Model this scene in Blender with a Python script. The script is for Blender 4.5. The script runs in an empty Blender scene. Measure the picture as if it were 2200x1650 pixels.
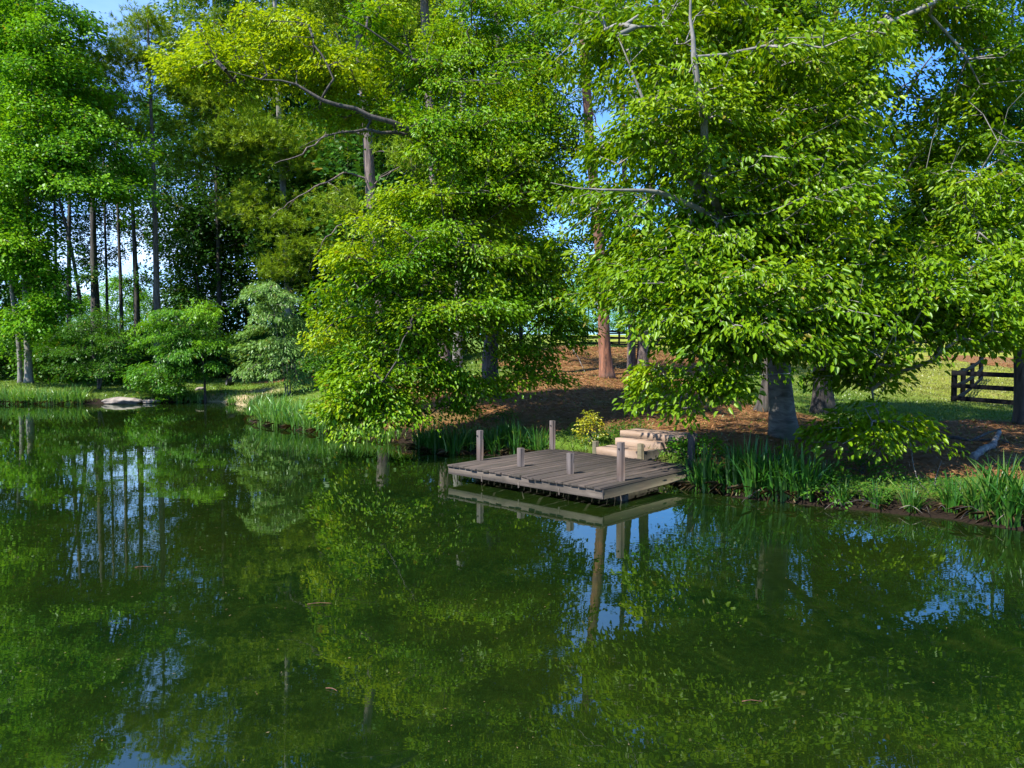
import bpy, math, random
import numpy as np

# ------------------------------------------------------------------ basics
scene = bpy.context.scene
COL = scene.collection
rng = np.random.default_rng(7)
random.seed(7)
F = 1631.0            # focal length in photo pixels (2200 wide)
CAMZ = 2.3
PITCH = math.atan(80 / F)
CP, SP = math.cos(PITCH), math.sin(PITCH)


def P(u, v, Y):
    """world point seen at photo pixel (u, v) at depth Y"""
    dx = (u - 1100) / F
    du = -(v - 825) / F
    dy = CP + du * SP
    dz = -SP + du * CP
    t = Y / dy
    return np.array([dx * t, Y, CAMZ + dz * t])


def G(u, v, z=0.0):
    dx = (u - 1100) / F
    du = -(v - 825) / F
    dy = CP + du * SP
    dz = -SP + du * CP
    t = (z - CAMZ) / dz
    return np.array([dx * t, dy * t, z])


def nrm(a):
    return a / np.maximum(np.linalg.norm(a, axis=-1, keepdims=True), 1e-9)


# ------------------------------------------------------------------ object helpers
def mesh_np(name, verts, faces, mat, parent=None, smooth=False, tint=None, attrs=None):
    """verts (N,3); faces: list of (M,k) int arrays, k = 3 or 4"""
    if not isinstance(faces, (list, tuple)):
        faces = [faces]
    faces = [np.asarray(f, dtype=np.int32) for f in faces if len(f)]
    me = bpy.data.meshes.new(name)
    verts = np.ascontiguousarray(verts, dtype=np.float32)
    me.vertices.add(len(verts))
    me.vertices.foreach_set('co', verts.ravel())
    loops = np.concatenate([f.ravel() for f in faces])
    sizes = np.concatenate([np.full(len(f), f.shape[1], np.int32) for f in faces])
    starts = np.concatenate([[0], np.cumsum(sizes)[:-1]]).astype(np.int32)
    me.loops.add(len(loops))
    me.loops.foreach_set('vertex_index', loops)
    me.polygons.add(len(sizes))
    me.polygons.foreach_set('loop_start', starts)
    me.polygons.foreach_set('loop_total', sizes)
    if smooth:
        me.polygons.foreach_set('use_smooth', np.ones(len(sizes), dtype=bool))
    me.update(calc_edges=True)
    at = dict(attrs or {})
    if tint is not None:
        at['tint'] = tint
    for k, a in at.items():
        la = me.attributes.new(k, 'FLOAT', 'POINT')
        la.data.foreach_set('value', np.ascontiguousarray(a, dtype=np.float32))
    if mat:
        me.materials.append(mat)
    o = bpy.data.objects.new(name, me)
    COL.objects.link(o)
    if parent:
        o.parent = parent
    return o


def thing(name, label, cat, loc=(0, 0, 0), rz=0.0, group=None):
    o = bpy.data.objects.new(name, None)
    o.empty_display_size = 0.2
    COL.objects.link(o)
    o.location = loc
    o.rotation_euler = (0, 0, rz)
    tag(o, label, cat, group)
    return o


def tag(o, label=None, cat=None, group=None, kind=None):
    if label: o['label'] = label
    if cat: o['category'] = cat
    if group: o['group'] = group
    if kind: o['kind'] = kind
    return o


def dup(root, loc, rz=0.0, sc=1.0, label=None, group=None, scz=None):
    r = root.copy()
    COL.objects.link(r)
    r.location = loc
    r.rotation_euler = (0, 0, rz)
    r.scale = (sc, sc, scz if scz else sc)
    if label: r['label'] = label
    if group: r['group'] = group
    for ch in root.children:
        c = ch.copy()
        COL.objects.link(c)
        c.parent = r
    return r


class MB:
    """gathers vertices and faces of one mesh"""
    def __init__(s):
        s.v = []; s.f3 = []; s.f4 = []; s.n = 0

    def add(s, v, f):
        f = np.asarray(f, dtype=np.int32)
        (s.f3 if f.shape[1] == 3 else s.f4).append(f + s.n)
        s.v.append(np.asarray(v, dtype=float)); s.n += len(v)

    def box(s, c, size, ax=None, bevel=0.0, jit=0.0):
        c = np.asarray(c, float); h = np.asarray(size, float) / 2
        ax = np.eye(3) if ax is None else np.asarray(ax, float)
        b = min(bevel, h.min() * 0.6)
        if b <= 0:
            p = np.array([[x, y, z] for z in (-1, 1) for y in (-1, 1) for x in (-1, 1)], float) * h
            if jit: p += rng.normal(0, jit, p.shape)
            s.add(c + p @ ax, [[0, 2, 3, 1], [4, 5, 7, 6], [0, 1, 5, 4], [2, 6, 7, 3], [0, 4, 6, 2], [1, 3, 7, 5]])
            return
        # chamfered box: 8 corners, three vertices each
        vs = []
        for z in (-1, 1):
            for y in (-1, 1):
                for x in (-1, 1):
                    sg = np.array([x, y, z], float)
                    for k in range(3):
                        q = sg * (h - b); q[k] = sg[k] * h[k]
                        vs.append(q)
        vs = np.array(vs)
        if jit: vs += np.repeat(rng.normal(0, jit, (8, 3)), 3, axis=0)
        def V(x, y, z, k): return ((z * 2 + y) * 2 + x) * 3 + k
        q = []
        for a in (0, 1):
            q.append([V(a, 0, 0, 0), V(a, 1, 0, 0), V(a, 1, 1, 0), V(a, 0, 1, 0)] if a else [V(a, 0, 0, 0), V(a, 0, 1, 0), V(a, 1, 1, 0), V(a, 1, 0, 0)])
            q.append([V(0, a, 0, 1), V(0, a, 1, 1), V(1, a, 1, 1), V(1, a, 0, 1)] if a else [V(0, a, 0, 1), V(1, a, 0, 1), V(1, a, 1, 1), V(0, a, 1, 1)])
            q.append([V(0, 0, a, 2), V(1, 0, a, 2), V(1, 1, a, 2), V(0, 1, a, 2)] if a else [V(0, 0, a, 2), V(0, 1, a, 2), V(1, 1, a, 2), V(1, 0, a, 2)])
        for y in (0, 1):
            for z in (0, 1):
                q.append([V(0, y, z, 1), V(1, y, z, 1), V(1, y, z, 2), V(0, y, z, 2)])
        for x in (0, 1):
            for z in (0, 1):
                q.append([V(x, 0, z, 0), V(x, 1, z, 0), V(x, 1, z, 2), V(x, 0, z, 2)])
        for x in (0, 1):
            for y in (0, 1):
                q.append([V(x, y, 0, 0), V(x, y, 1, 0), V(x, y, 1, 1), V(x, y, 0, 1)])
        t = [[V(x, y, z, 0), V(x, y, z, 1), V(x, y, z, 2)] for x in (0, 1) for y in (0, 1) for z in (0, 1)]
        w = c + vs @ ax
        n0 = s.n
        s.add(w, q)
        s.f3.append(np.array(t, dtype=np.int32) + n0)

    def tube(s, pts, rad, sides=8, cap=True, flare=None):
        pts = np.asarray(pts, float); n = len(pts)
        rad = np.broadcast_to(np.asarray(rad, float), (n,))
        tan = nrm(np.gradient(pts, axis=0))
        ref = np.array([1.0, 0, 0]) if abs(tan[0][0]) < 0.9 else np.array([0, 1.0, 0])
        ang = np.linspace(0, 2 * np.pi, sides, endpoint=False)
        vs = []
        for i in range(n):
            a = nrm(ref - tan[i] * np.dot(ref, tan[i])); ref = a
            b = np.cross(tan[i], a)
            r = rad[i] * np.ones(sides)
            if flare is not None: r = r * flare[i]
            vs.append(pts[i] + (np.cos(ang) * r)[:, None] * a + (np.sin(ang) * r)[:, None] * b)
        v = np.concatenate(vs)
        k = np.arange(sides); k2 = (k + 1) % sides
        f = np.concatenate([np.stack([i * sides + k, i * sides + k2, (i + 1) * sides + k2, (i + 1) * sides + k], 1) for i in range(n - 1)])
        n0 = s.n
        s.add(v, f)
        if cap:
            for i, flip in ((0, True), (n - 1, False)):
                c = pts[i][None]
                m = s.n
                s.v.append(c); s.n += 1
                ring = n0 + i * sides
                tri = np.stack([np.full(sides, m), ring + k, ring + k2], 1)
                if flip: tri = tri[:, ::-1]
                s.f3.append(tri.astype(np.int32))

    def build(s, name, mat, parent=None, smooth=False, off=None):
        v = np.concatenate(s.v)
        if off is not None: v = v - np.asarray(off)
        fs = []
        if s.f4: fs.append(np.concatenate(s.f4))
        if s.f3: fs.append(np.concatenate(s.f3))
        return mesh_np(name, v, fs, mat, parent, smooth)


def spline(pts, step=0.3):
    pts = np.asarray(pts, float)
    if len(pts) < 3:
        n = max(2, int(np.linalg.norm(pts[1] - pts[0]) / step) + 1)
        return np.linspace(pts[0], pts[-1], n)
    out = []
    q = np.concatenate([[2 * pts[0] - pts[1]], pts, [2 * pts[-1] - pts[-2]]])
    for i in range(1, len(q) - 2):
        p0, p1, p2, p3 = q[i - 1:i + 3]
        n = max(2, int(np.linalg.norm(p2 - p1) / step))
        for t in np.linspace(0, 1, n, endpoint=False):
            out.append(0.5 * ((2 * p1) + (p2 - p0) * t + (2 * p0 - 5 * p1 + 4 * p2 - p3) * t * t + (3 * p1 - p0 - 3 * p2 + p3) * t ** 3))
    out.append(pts[-1])
    return np.array(out)


# ------------------------------------------------------------------ materials
def newmat(name):
    m = bpy.data.materials.new(name); m.use_nodes = True
    nt = m.node_tree; nt.nodes.clear()
    return m, nt


class NT:
    def __init__(s, nt): s.nt = nt
    def n(s, t, **kw):
        x = s.nt.nodes.new(t)
        for k, v in kw.items():
            if k.startswith('_'): setattr(x, k[1:], v)
            else: x.inputs[k.replace('__', ' ')].default_value = v
        return x
    def l(s, a, b): s.nt.links.new(a, b)
    def ramp(s, fac, stops, interp='LINEAR'):
        r = s.nt.nodes.new('ShaderNodeValToRGB'); r.color_ramp.interpolation = interp
        e = r.color_ramp.elements
        while len(e) < len(stops): e.new(0.5)
        for el, (p, c) in zip(e, stops):
            el.position = p; el.color = (*c, 1) if len(c) == 3 else c
        s.l(fac, r.inputs[0]); return r.outputs[0]
    def noise(s, vec, scale, detail=4, rough=0.55, dist=0.0):
        x = s.n('ShaderNodeTexNoise'); x.inputs['Scale'].default_value = scale
        x.inputs['Detail'].default_value = detail; x.inputs['Roughness'].default_value = rough
        x.inputs['Distortion'].default_value = dist
        if vec is not None: s.l(vec, x.inputs['Vector'])
        return x.outputs['Fac']
    def mixc(s, fac, a, b, mode='MIX'):
        x = s.nt.nodes.new('ShaderNodeMix'); x.data_type = 'RGBA'; x.blend_type = mode
        for sock, val in ((x.inputs[0], fac), (x.inputs[6], a), (x.inputs[7], b)):
            if hasattr(val, 'links'): s.l(val, sock)
            elif isinstance(val, (int, float)): sock.default_value = val
            else: sock.default_value = (*val, 1)
        return x.outputs[2]
    def math(s, op, a, b=0.0, c=0.0, clamp=False):
        x = s.nt.nodes.new('ShaderNodeMath'); x.operation = op; x.use_clamp = clamp
        for i, val in enumerate((a, b, c)):
            if hasattr(val, 'links'): s.l(val, x.inputs[i])
            else: x.inputs[i].default_value = val
        return x.outputs[0]
    def mapping(s, vec, scale=(1, 1, 1)):
        x = s.nt.nodes.new('ShaderNodeMapping'); x.inputs['Scale'].default_value = scale
        s.l(vec, x.inputs['Vector']); return x.outputs[0]


def leaf_mat(name, ca, cb, cy, transl=0.35, gloss=0.05, rough=0.38, tscale=1.0):
    """ca..cb: leaf to leaf variety, cy: young leaves (tint = 1)"""
    m, nt = newmat(name); N = NT(nt)
    geo = N.n('ShaderNodeNewGeometry')
    at = N.n('ShaderNodeAttribute'); at.attribute_name = 'tint'
    base = N.mixc(geo.outputs['Random Per Island'], ca, cb)
    col = N.mixc(N.math('MULTIPLY', at.outputs['Fac'], 1.0, clamp=True), base, cy)
    col = N.mixc(N.ramp(geo.outputs['Random Per Island'], [(.984, (0, 0, 0)), (.988, (.8, .8, .8))]), col, (.24, .17, .03))
    d = N.n('ShaderNodeBsdfDiffuse'); N.l(col, d.inputs['Color'])
    t = N.n('ShaderNodeBsdfTranslucent')
    N.l(N.mixc(1.0, col, (1.25 * tscale, 1.15 * tscale, 0.5 * tscale), 'MULTIPLY'), t.inputs['Color'])
    g = N.n('ShaderNodeBsdfGlossy'); g.inputs['Roughness'].default_value = rough
    g.inputs['Color'].default_value = (0.9, 0.95, 0.9, 1)
    m1 = N.n('ShaderNodeMixShader'); m1.inputs[0].default_value = transl
    N.l(d.outputs[0], m1.inputs[1]); N.l(t.outputs[0], m1.inputs[2])
    m2 = N.n('ShaderNodeMixShader'); m2.inputs[0].default_value = gloss
    N.l(m1.outputs[0], m2.inputs[1]); N.l(g.outputs[0], m2.inputs[2])
    o = N.n('ShaderNodeOutputMaterial'); N.l(m2.outputs[0], o.inputs[0])
    return m


def bark_mat(name, c1, c2, c3=None, scale=(9, 9, 1.6), bump=0.6, horiz=False):
    m, nt = newmat(name); N = NT(nt)
    tc = N.n('ShaderNodeTexCoord').outputs['Object']
    v = N.mapping(tc, scale)
    n1 = N.noise(v, 1.0, 6, 0.65, 0.6)
    n2 = N.noise(tc, 1.3, 4)
    col = N.ramp(n1, [(0.36, c1), (0.62, c2)])
    if c3:
        col = N.mixc(N.ramp(n2, [(0.5, (0, 0, 0)), (0.64, (1, 1, 1))]), col, c3)
    p = N.n('ShaderNodeBsdfPrincipled'); p.inputs['Roughness'].default_value = 0.9
    N.l(col, p.inputs['Base Color'])
    b = N.n('ShaderNodeBump'); b.inputs['Strength'].default_value = bump; b.inputs['Distance'].default_value = 0.04
    N.l(n1, b.inputs['Height']); N.l(b.outputs[0], p.inputs['Normal'])
    o = N.n('ShaderNodeOutputMaterial'); N.l(p.outputs[0], o.inputs[0])
    return m


def wood_mat(name, c1, c2, stain=None, along=(1.2, 22, 22), rough=0.85, knots=False):
    """planks vary by island, grain runs along local x"""
    m, nt = newmat(name); N = NT(nt)
    tc = N.n('ShaderNodeTexCoord').outputs['Object']
    geo = N.n('ShaderNodeNewGeometry')
    off = N.n('ShaderNodeVectorMath', _operation='ADD')
    cx = N.n('ShaderNodeCombineXYZ')
    r = geo.outputs['Random Per Island']
    N.l(N.math('MULTIPLY', r, 31.0), cx.inputs[0]); N.l(N.math('MULTIPLY', r, 17.0), cx.inputs[1])
    N.l(tc, off.inputs[0]); N.l(cx.outputs[0], off.inputs[1])
    v = N.mapping(off.outputs[0], along)
    n1 = N.noise(v, 1.0, 6, 0.65, 0.3)
    n2 = N.noise(off.outputs[0], 1.7, 4)
    col = N.ramp(n1, [(0.3, c1), (0.7, c2)])
    col = N.mixc(N.math('MULTIPLY_ADD', r, 0.5, 0.0), col, [0.45 * x for x in c1])
    if stain:
        col = N.mixc(N.ramp(n2, [(0.45, (0, 0, 0)), (0.68, (0.85, 0.85, 0.85))]), col, stain)
    p = N.n('ShaderNodeBsdfPrincipled'); p.inputs['Roughness'].default_value = rough
    N.l(col, p.inputs['Base Color'])
    b = N.n('ShaderNodeBump'); b.inputs['Strength'].default_value = 0.5; b.inputs['Distance'].default_value = 0.006
    N.l(n1, b.inputs['Height']); N.l(b.outputs[0], p.inputs['Normal'])
    o = N.n('ShaderNodeOutputMaterial'); N.l(p.outputs[0], o.inputs[0])
    return m


def plain_mat(name, c1, c2, scale=6.0, rough=0.7, bump=0.2):
    m, nt = newmat(name); N = NT(nt)
    tc = N.n('ShaderNodeTexCoord').outputs['Object']
    n1 = N.noise(tc, scale, 6, 0.6)
    p = N.n('ShaderNodeBsdfPrincipled'); p.inputs['Roughness'].default_value = rough
    N.l(N.ramp(n1, [(0.35, c1), (0.65, c2)]), p.inputs['Base Color'])
    b = N.n('ShaderNodeBump'); b.inputs['Strength'].default_value = bump; b.inputs['Distance'].default_value = 0.03
    N.l(n1, b.inputs['Height']); N.l(b.outputs[0], p.inputs['Normal'])
    o = N.n('ShaderNodeOutputMaterial'); N.l(p.outputs[0], o.inputs[0])
    return m


M = {}
M['beech_leaf'] = leaf_mat('beech_leaf', (0.078, 0.172, 0.004), (0.160, 0.290, 0.005), (0.27, 0.37, 0.006), 0.42, 0.014)
M['maple_leaf'] = leaf_mat('maple_leaf', (0.066, 0.190, 0.004), (0.145, 0.300, 0.006), (0.30, 0.40, 0.008), 0.42, 0.014)
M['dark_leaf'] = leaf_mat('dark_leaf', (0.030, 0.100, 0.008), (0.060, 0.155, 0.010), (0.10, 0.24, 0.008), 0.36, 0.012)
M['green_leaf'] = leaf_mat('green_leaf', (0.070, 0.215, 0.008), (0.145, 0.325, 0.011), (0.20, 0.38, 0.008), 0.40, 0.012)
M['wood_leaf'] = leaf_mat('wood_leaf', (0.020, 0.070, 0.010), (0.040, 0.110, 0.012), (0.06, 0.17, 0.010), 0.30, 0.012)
M['silver_leaf'] = leaf_mat('silver_leaf', (0.100, 0.205, 0.036), (0.175, 0.300, 0.060), (0.17, 0.31, 0.05), 0.3, 0.018)
M['shrub_leaf'] = leaf_mat('shrub_leaf', (0.045, 0.165, 0.010), (0.095, 0.250, 0.014), (0.20, 0.40, 0.008), 0.40, 0.014)
M['needles'] = leaf_mat('needles', (0.130, 0.230, 0.011), (0.220, 0.330, 0.016), (0.28, 0.36, 0.018), 0.34, 0.015)
M['reed'] = leaf_mat('reed', (0.022, 0.095, 0.010), (0.050, 0.165, 0.012), (0.13, 0.19, 0.03), 0.35, 0.03)
M['reed_light'] = leaf_mat('reed_light', (0.075, 0.210, 0.020), (0.130, 0.300, 0.028), (0.26, 0.32, 0.06), 0.35, 0.05)
M['grass'] = leaf_mat('grass', (0.060, 0.140, 0.012), (0.150, 0.220, 0.022), (0.20, 0.20, 0.05), 0.3, 0.03)
M['yellow_leaf'] = leaf_mat('yellow_leaf', (0.22, 0.30, 0.02), (0.42, 0.38, 0.02), (0.62, 0.42, 0.01), 0.35, 0.03)
M['dead_leaf'] = leaf_mat('dead_leaf', (0.06, 0.035, 0.014), (0.16, 0.11, 0.05), (0.2, 0.15, .08), 0.1, 0.02)
M['straw'] = leaf_mat('straw', (0.18, 0.075, 0.024), (0.35, 0.175, 0.062), (0.38, 0.25, 0.12), 0.0, 0.03)

M['bark_pine'] = bark_mat('bark_pine', (0.035, 0.025, 0.022), (0.20, 0.145, 0.12), (0.11, 0.085, 0.075))
M['bark_red'] = bark_mat('bark_red', (0.05, 0.022, 0.014), (0.26, 0.11, 0.06), (0.12, 0.07, 0.05))
M['bark_dark'] = bark_mat('bark_dark', (0.016, 0.013, 0.011), (0.085, 0.07, 0.058), (0.05, 0.05, 0.035))
M['bark_grey'] = bark_mat('bark_grey', (0.045, 0.040, 0.033), (0.16, 0.145, 0.122), (0.075, 0.085, 0.055), (2.5, 2.5, 9), 0.3)
M['bark_pale'] = bark_mat('bark_pale', (0.09, 0.08, 0.07), (0.27, 0.245, 0.215), (0.15, 0.145, 0.115), (5, 5, 3), 0.3)
M['twig'] = bark_mat('twig', (0.10, 0.08, 0.06), (0.30, 0.26, 0.20), None, (6, 6, 6), 0.2)
M['deck'] = wood_mat('weathered_deck', (0.10, 0.085, 0.072), (0.27, 0.235, 0.205), (0.10, 0.085, 0.05))
M['fascia'] = wood_mat('weathered_fascia', (0.04, 0.030, 0.021), (0.155, 0.122, 0.092), (0.024, 0.019, 0.011))
M['side'] = wood_mat('weathered_side', (0.09, 0.072, 0.04), (0.22, 0.175, 0.09), (0.06, 0.055, 0.03))
M['post'] = wood_mat('weathered_post', (0.04, 0.030, 0.025), (0.13, 0.104, 0.092), (0.07, 0.04, 0.025), (22, 22, 1.5))
M['step'] = wood_mat('new_timber', (0.20, 0.130, 0.085), (0.33, 0.225, 0.150), (0.17, 0.105, 0.06), (1.5, 14, 14), 0.7)
M['piling'] = wood_mat('wet_piling', (0.03, 0.025, 0.018), (0.09, 0.075, 0.05), None, (14, 14, 2))
M['fence'] = wood_mat('black_fence_paint', (0.003, 0.003, 0.0035), (0.007, 0.007, 0.008), None, (2, 12, 12), 0.8)
M['fence'].node_tree.nodes['Principled BSDF'].inputs['Specular IOR Level'].default_value = .08
M['rock'] = plain_mat('rock', (0.13, 0.105, 0.085), (0.30, 0.25, 0.20), 3.0, 0.9, 0.8)
M['iron'] = plain_mat('iron', (0.006, 0.006, 0.006), (0.014, 0.014, 0.015), 9, 0.5, 0.1)
M['deadwood'] = bark_mat('deadwood', (0.06, 0.05, 0.045), (0.25, 0.22, 0.19), None, (8, 8, 8), 0.5)
M['soil'] = plain_mat('soil', (0.03, 0.018, 0.010), (0.10, 0.06, 0.035), 5, 0.95, 0.6)

# ------------------------------------------------------------------ terrain
shore_px = [(-260, 866), (-120, 867), (0, 868), (120, 869), (230, 868), (330, 866), (400, 863), (470, 864), (520, 872), (540, 884), (528, 905),
            (570, 915), (620, 922), (700, 932), (770, 943), (850, 950), (930, 962), (1000, 975), (1100, 982), (1190, 990),
            (1290, 1004), (1390, 1020), (1485, 1052), (1570, 1072), (1680, 1082), (1750, 1090), (1880, 1100), (2000, 1112), (2100, 1124), (2200, 1140)]
shore = [G(u, v)[:2] for u, v in shore_px]
shore += [np.array(p) for p in [(7.6, 8.2), (9.5, 5.5), (10.5, 1.0), (9, -4), (2, -7), (-14, -8), (-30, -4), (-42, 6), (-44, 18), (-38, 27)]]
shore = np.array(shore)


def shore_dist(x, y):
    """signed distance to the waterline, positive on land"""
    x = np.asarray(x, float); y = np.asarray(y, float)
    best = np.full(x.shape, 1e9); inside = np.zeros(x.shape, bool)
    n = len(shore)
    for i in range(n):
        ax, ay = shore[i]; bx, by = shore[(i + 1) % n]
        ex, ey = bx - ax, by - ay
        t = np.clip(((x - ax) * ex + (y - ay) * ey) / (ex * ex + ey * ey), 0, 1)
        d = np.hypot(x - ax - t * ex, y - ay - t * ey)
        best = np.minimum(best, d)
        c = ((ay > y) != (by > y)) & (x < (bx - ax) * (y - ay) / (by - ay + 1e-12) + ax)
        inside ^= c
    return np.where(inside, -best, best)


ctrl_px = [(60, 822, 36), (215, 836, 33), (440, 836, 32), (500, 815, 42), (300, 812, 42), (100, 812, 44), (615, 836, 29), (640, 818, 36), (700, 880, 24),
           (760, 815, 34), (960, 829, 25), (1055, 852, 21), (1150, 830, 23), (1302, 812, 26), (1370, 803, 29), (1250, 806, 27), (1300, 752, 34),
           (1420, 765, 34), (1200, 750, 34), (1300, 748, 55), (1230, 745, 52), (1500, 752, 55), (1300, 733, 90), (1700, 740, 90), (2100, 735, 90),
           (1300, 870, 20), (1250, 905, 17.2), (1680, 940, 15.05), (1800, 945, 15.0), (1765, 890, 20), (1640, 882, 20.5), (2050, 868, 25.5),
           (2067, 849, 28.5), (2088, 835, 31.5), (2198, 905, 18.5), (2180, 775, 42), (1900, 800, 36), (1950, 860, 24), (1550, 800, 30), (1500, 880, 20),
           (2150, 960, 14.5), (600, 790, 60), (100, 790, 60), (900, 770, 60), (-200, 815, 45), (2400, 900, 18), (2400, 800, 40)]
ctrl = np.array([P(*c) for c in ctrl_px])
ctrl = np.concatenate([ctrl, [[20, 8, 0.6], [14, 2, 0.5], [0, -10, .6], [-25, -10, .6], [-50, 10, .6], [-48, 30, .7], [-90, 120, 4.0], [90, 120, 4.0], [0, 140, 4.5], [60, 20, 1.0], [-80, 0, 1.0], [60, 60, 2.2], [-60, 60, 1.6]]])


def tps_solve(pts, lam=0.4):
    n = len(pts); x = pts[:, :2]
    d = np.linalg.norm(x[:, None] - x[None], axis=2)
    K = d ** 2 * np.log(d + 1e-9) + lam * np.eye(n) * 5
    A = np.zeros((n + 3, n + 3)); A[:n, :n] = K; A[:n, n] = 1; A[:n, n + 1:] = x
    A[n, :n] = 1; A[n + 1:, :n] = x.T
    return np.linalg.solve(A, np.concatenate([pts[:, 2], np.zeros(3)]))


TPS = tps_solve(ctrl)


def land(x, y):
    z = TPS[len(ctrl)] + TPS[len(ctrl) + 1] * x + TPS[len(ctrl) + 2] * y
    for (cx, cy, _), w in zip(ctrl, TPS):
        r = np.hypot(x - cx, y - cy)
        z = z + w * r * r * np.log(r + 1e-9)
    return z


def sm(a, b, t):
    t = np.clip((t - a) / (b - a), 0, 1)
    return t * t * (3 - 2 * t)


def wob(x, y, s, a):
    return a * (np.sin(x * s + 1.3 * np.sin(y * s * 0.7)) * np.cos(y * s * 1.1 + 0.8 * np.sin(x * s * 0.6)))


def height(x, y):
    x = np.asarray(x, float); y = np.asarray(y, float)
    d = shore_dist(x, y) + wob(x, y, 2.3, 0.10) + wob(x, y, 6.1, 0.05)
    L = np.clip(land(x, y), 0.28, 7.0)
    L = L + wob(x, y, 0.9, 0.05) + wob(x + 3, y, 2.7, 0.025)
    bank = np.where(d < 0, np.maximum(d * 0.55, -0.9), L * (0.55 * sm(0, 0.55, d) + 0.45 * sm(0.2, 3.0, d)))
    return np.where(d < 0, bank - 0.03, bank + 0.0)


def hz(x, y):
    return float(height(np.array([x]), np.array([y]))[0])


def on_ground(u, v, near=6.0, far=120.0):
    Y = np.linspace(near, far, 2400)
    pts = np.array([P(u, v, 1.0)]) * 0
    a = P(u, v, 1.0); d = a - np.array([0, 0, CAMZ])
    X = d[0] * Y; Z = CAMZ + d[2] * Y
    h = np.maximum(height(X, Y), 0.0)
    i = np.argmax(Z <= h)
    if not (Z <= h).any(): i = len(Y) - 1
    return np.array([X[i], Y[i], h[i]])


xs = np.unique(np.concatenate([np.linspace(-900, -60, 20), np.linspace(-60, -26, 60), np.linspace(-26, -6, 150), np.linspace(-6, 10, 230), np.linspace(10, 26, 110), np.linspace(26, 60, 50), np.linspace(60, 900, 20)]))
ys = np.unique(np.concatenate([np.linspace(-300, -12, 12), np.linspace(-12, 8, 40), np.linspace(8, 20, 190), np.linspace(20, 40, 200), np.linspace(40, 100, 100), np.linspace(100, 900, 22)]))
GX, GY = np.meshgrid(xs, ys)
HZ = height(GX.ravel(), GY.ravel())
gx, gy = GX.ravel(), GY.ravel()
far = sm(110, 260, np.hypot(gx, gy))
HZ = HZ * (1 - far) + 4.5 * far


def straw_mask(x, y):
    """1 on the pine straw, 0 on grass"""
    m = np.zeros(np.shape(x))
    for u, v, Y, rx, ry in [(1150, 860, 21, 5.0, 4.5), (1300, 850, 23, 4.5, 6.5), (1300, 770, 32, 5.5, 4.8), (1420, 880, 20, 3.6, 4.0), (1700, 930, 15.5, 3.4, 2.6), (1850, 950, 14.6, 3.5, 2.2),
                            (2050, 955, 14.5, 3.2, 2.6), (1600, 900, 18, 2.6, 2.6), (2180, 930, 16.5, 3.5, 2.6), (640, 818, 37, 2.5, 1.6), (930, 830, 25, 2.6, 3.2), (2190, 780, 42, 5, 4), (1500, 870, 19.5, 3, 2.5),
                            (760, 818, 36, 2.5, 2.0), (1420, 770, 34, 4, 3.5), (2000, 1010, 12.5, 2.6, 1.2), (1750, 1000, 13, 2.2, 1.2)]:
        c = P(u, v, Y)
        q = np.hypot((x - c[0]) / rx, (y - c[1]) / ry)
        m = np.maximum(m, 1 - sm(0.72, 1.12, q + wob(x, y, 1.7, 0.10) + wob(x, y, 4.3, 0.08)))
    return m


ST = straw_mask(gx, gy)
SD = shore_dist(gx, gy)
DRY = sm(14, 22, gx * 0.6 + gy * 0.35) * sm(2, 6, gx)          # the sunburnt pasture on the right
# sandy landing on the far bank
sc_ = G(480, 868); SAND = 1 - sm(0.6, 1.15, np.hypot((gx - sc_[0] - .2) / 2.2, (gy - sc_[1] - 0.2) / 2.2))
ny, nx = GX.shape
idx = np.arange(nx * ny).reshape(ny, nx)
gf = np.stack([idx[:-1, :-1].ravel(), idx[:-1, 1:].ravel(), idx[1:, 1:].ravel(), idx[1:, :-1].ravel()], 1)


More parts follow.
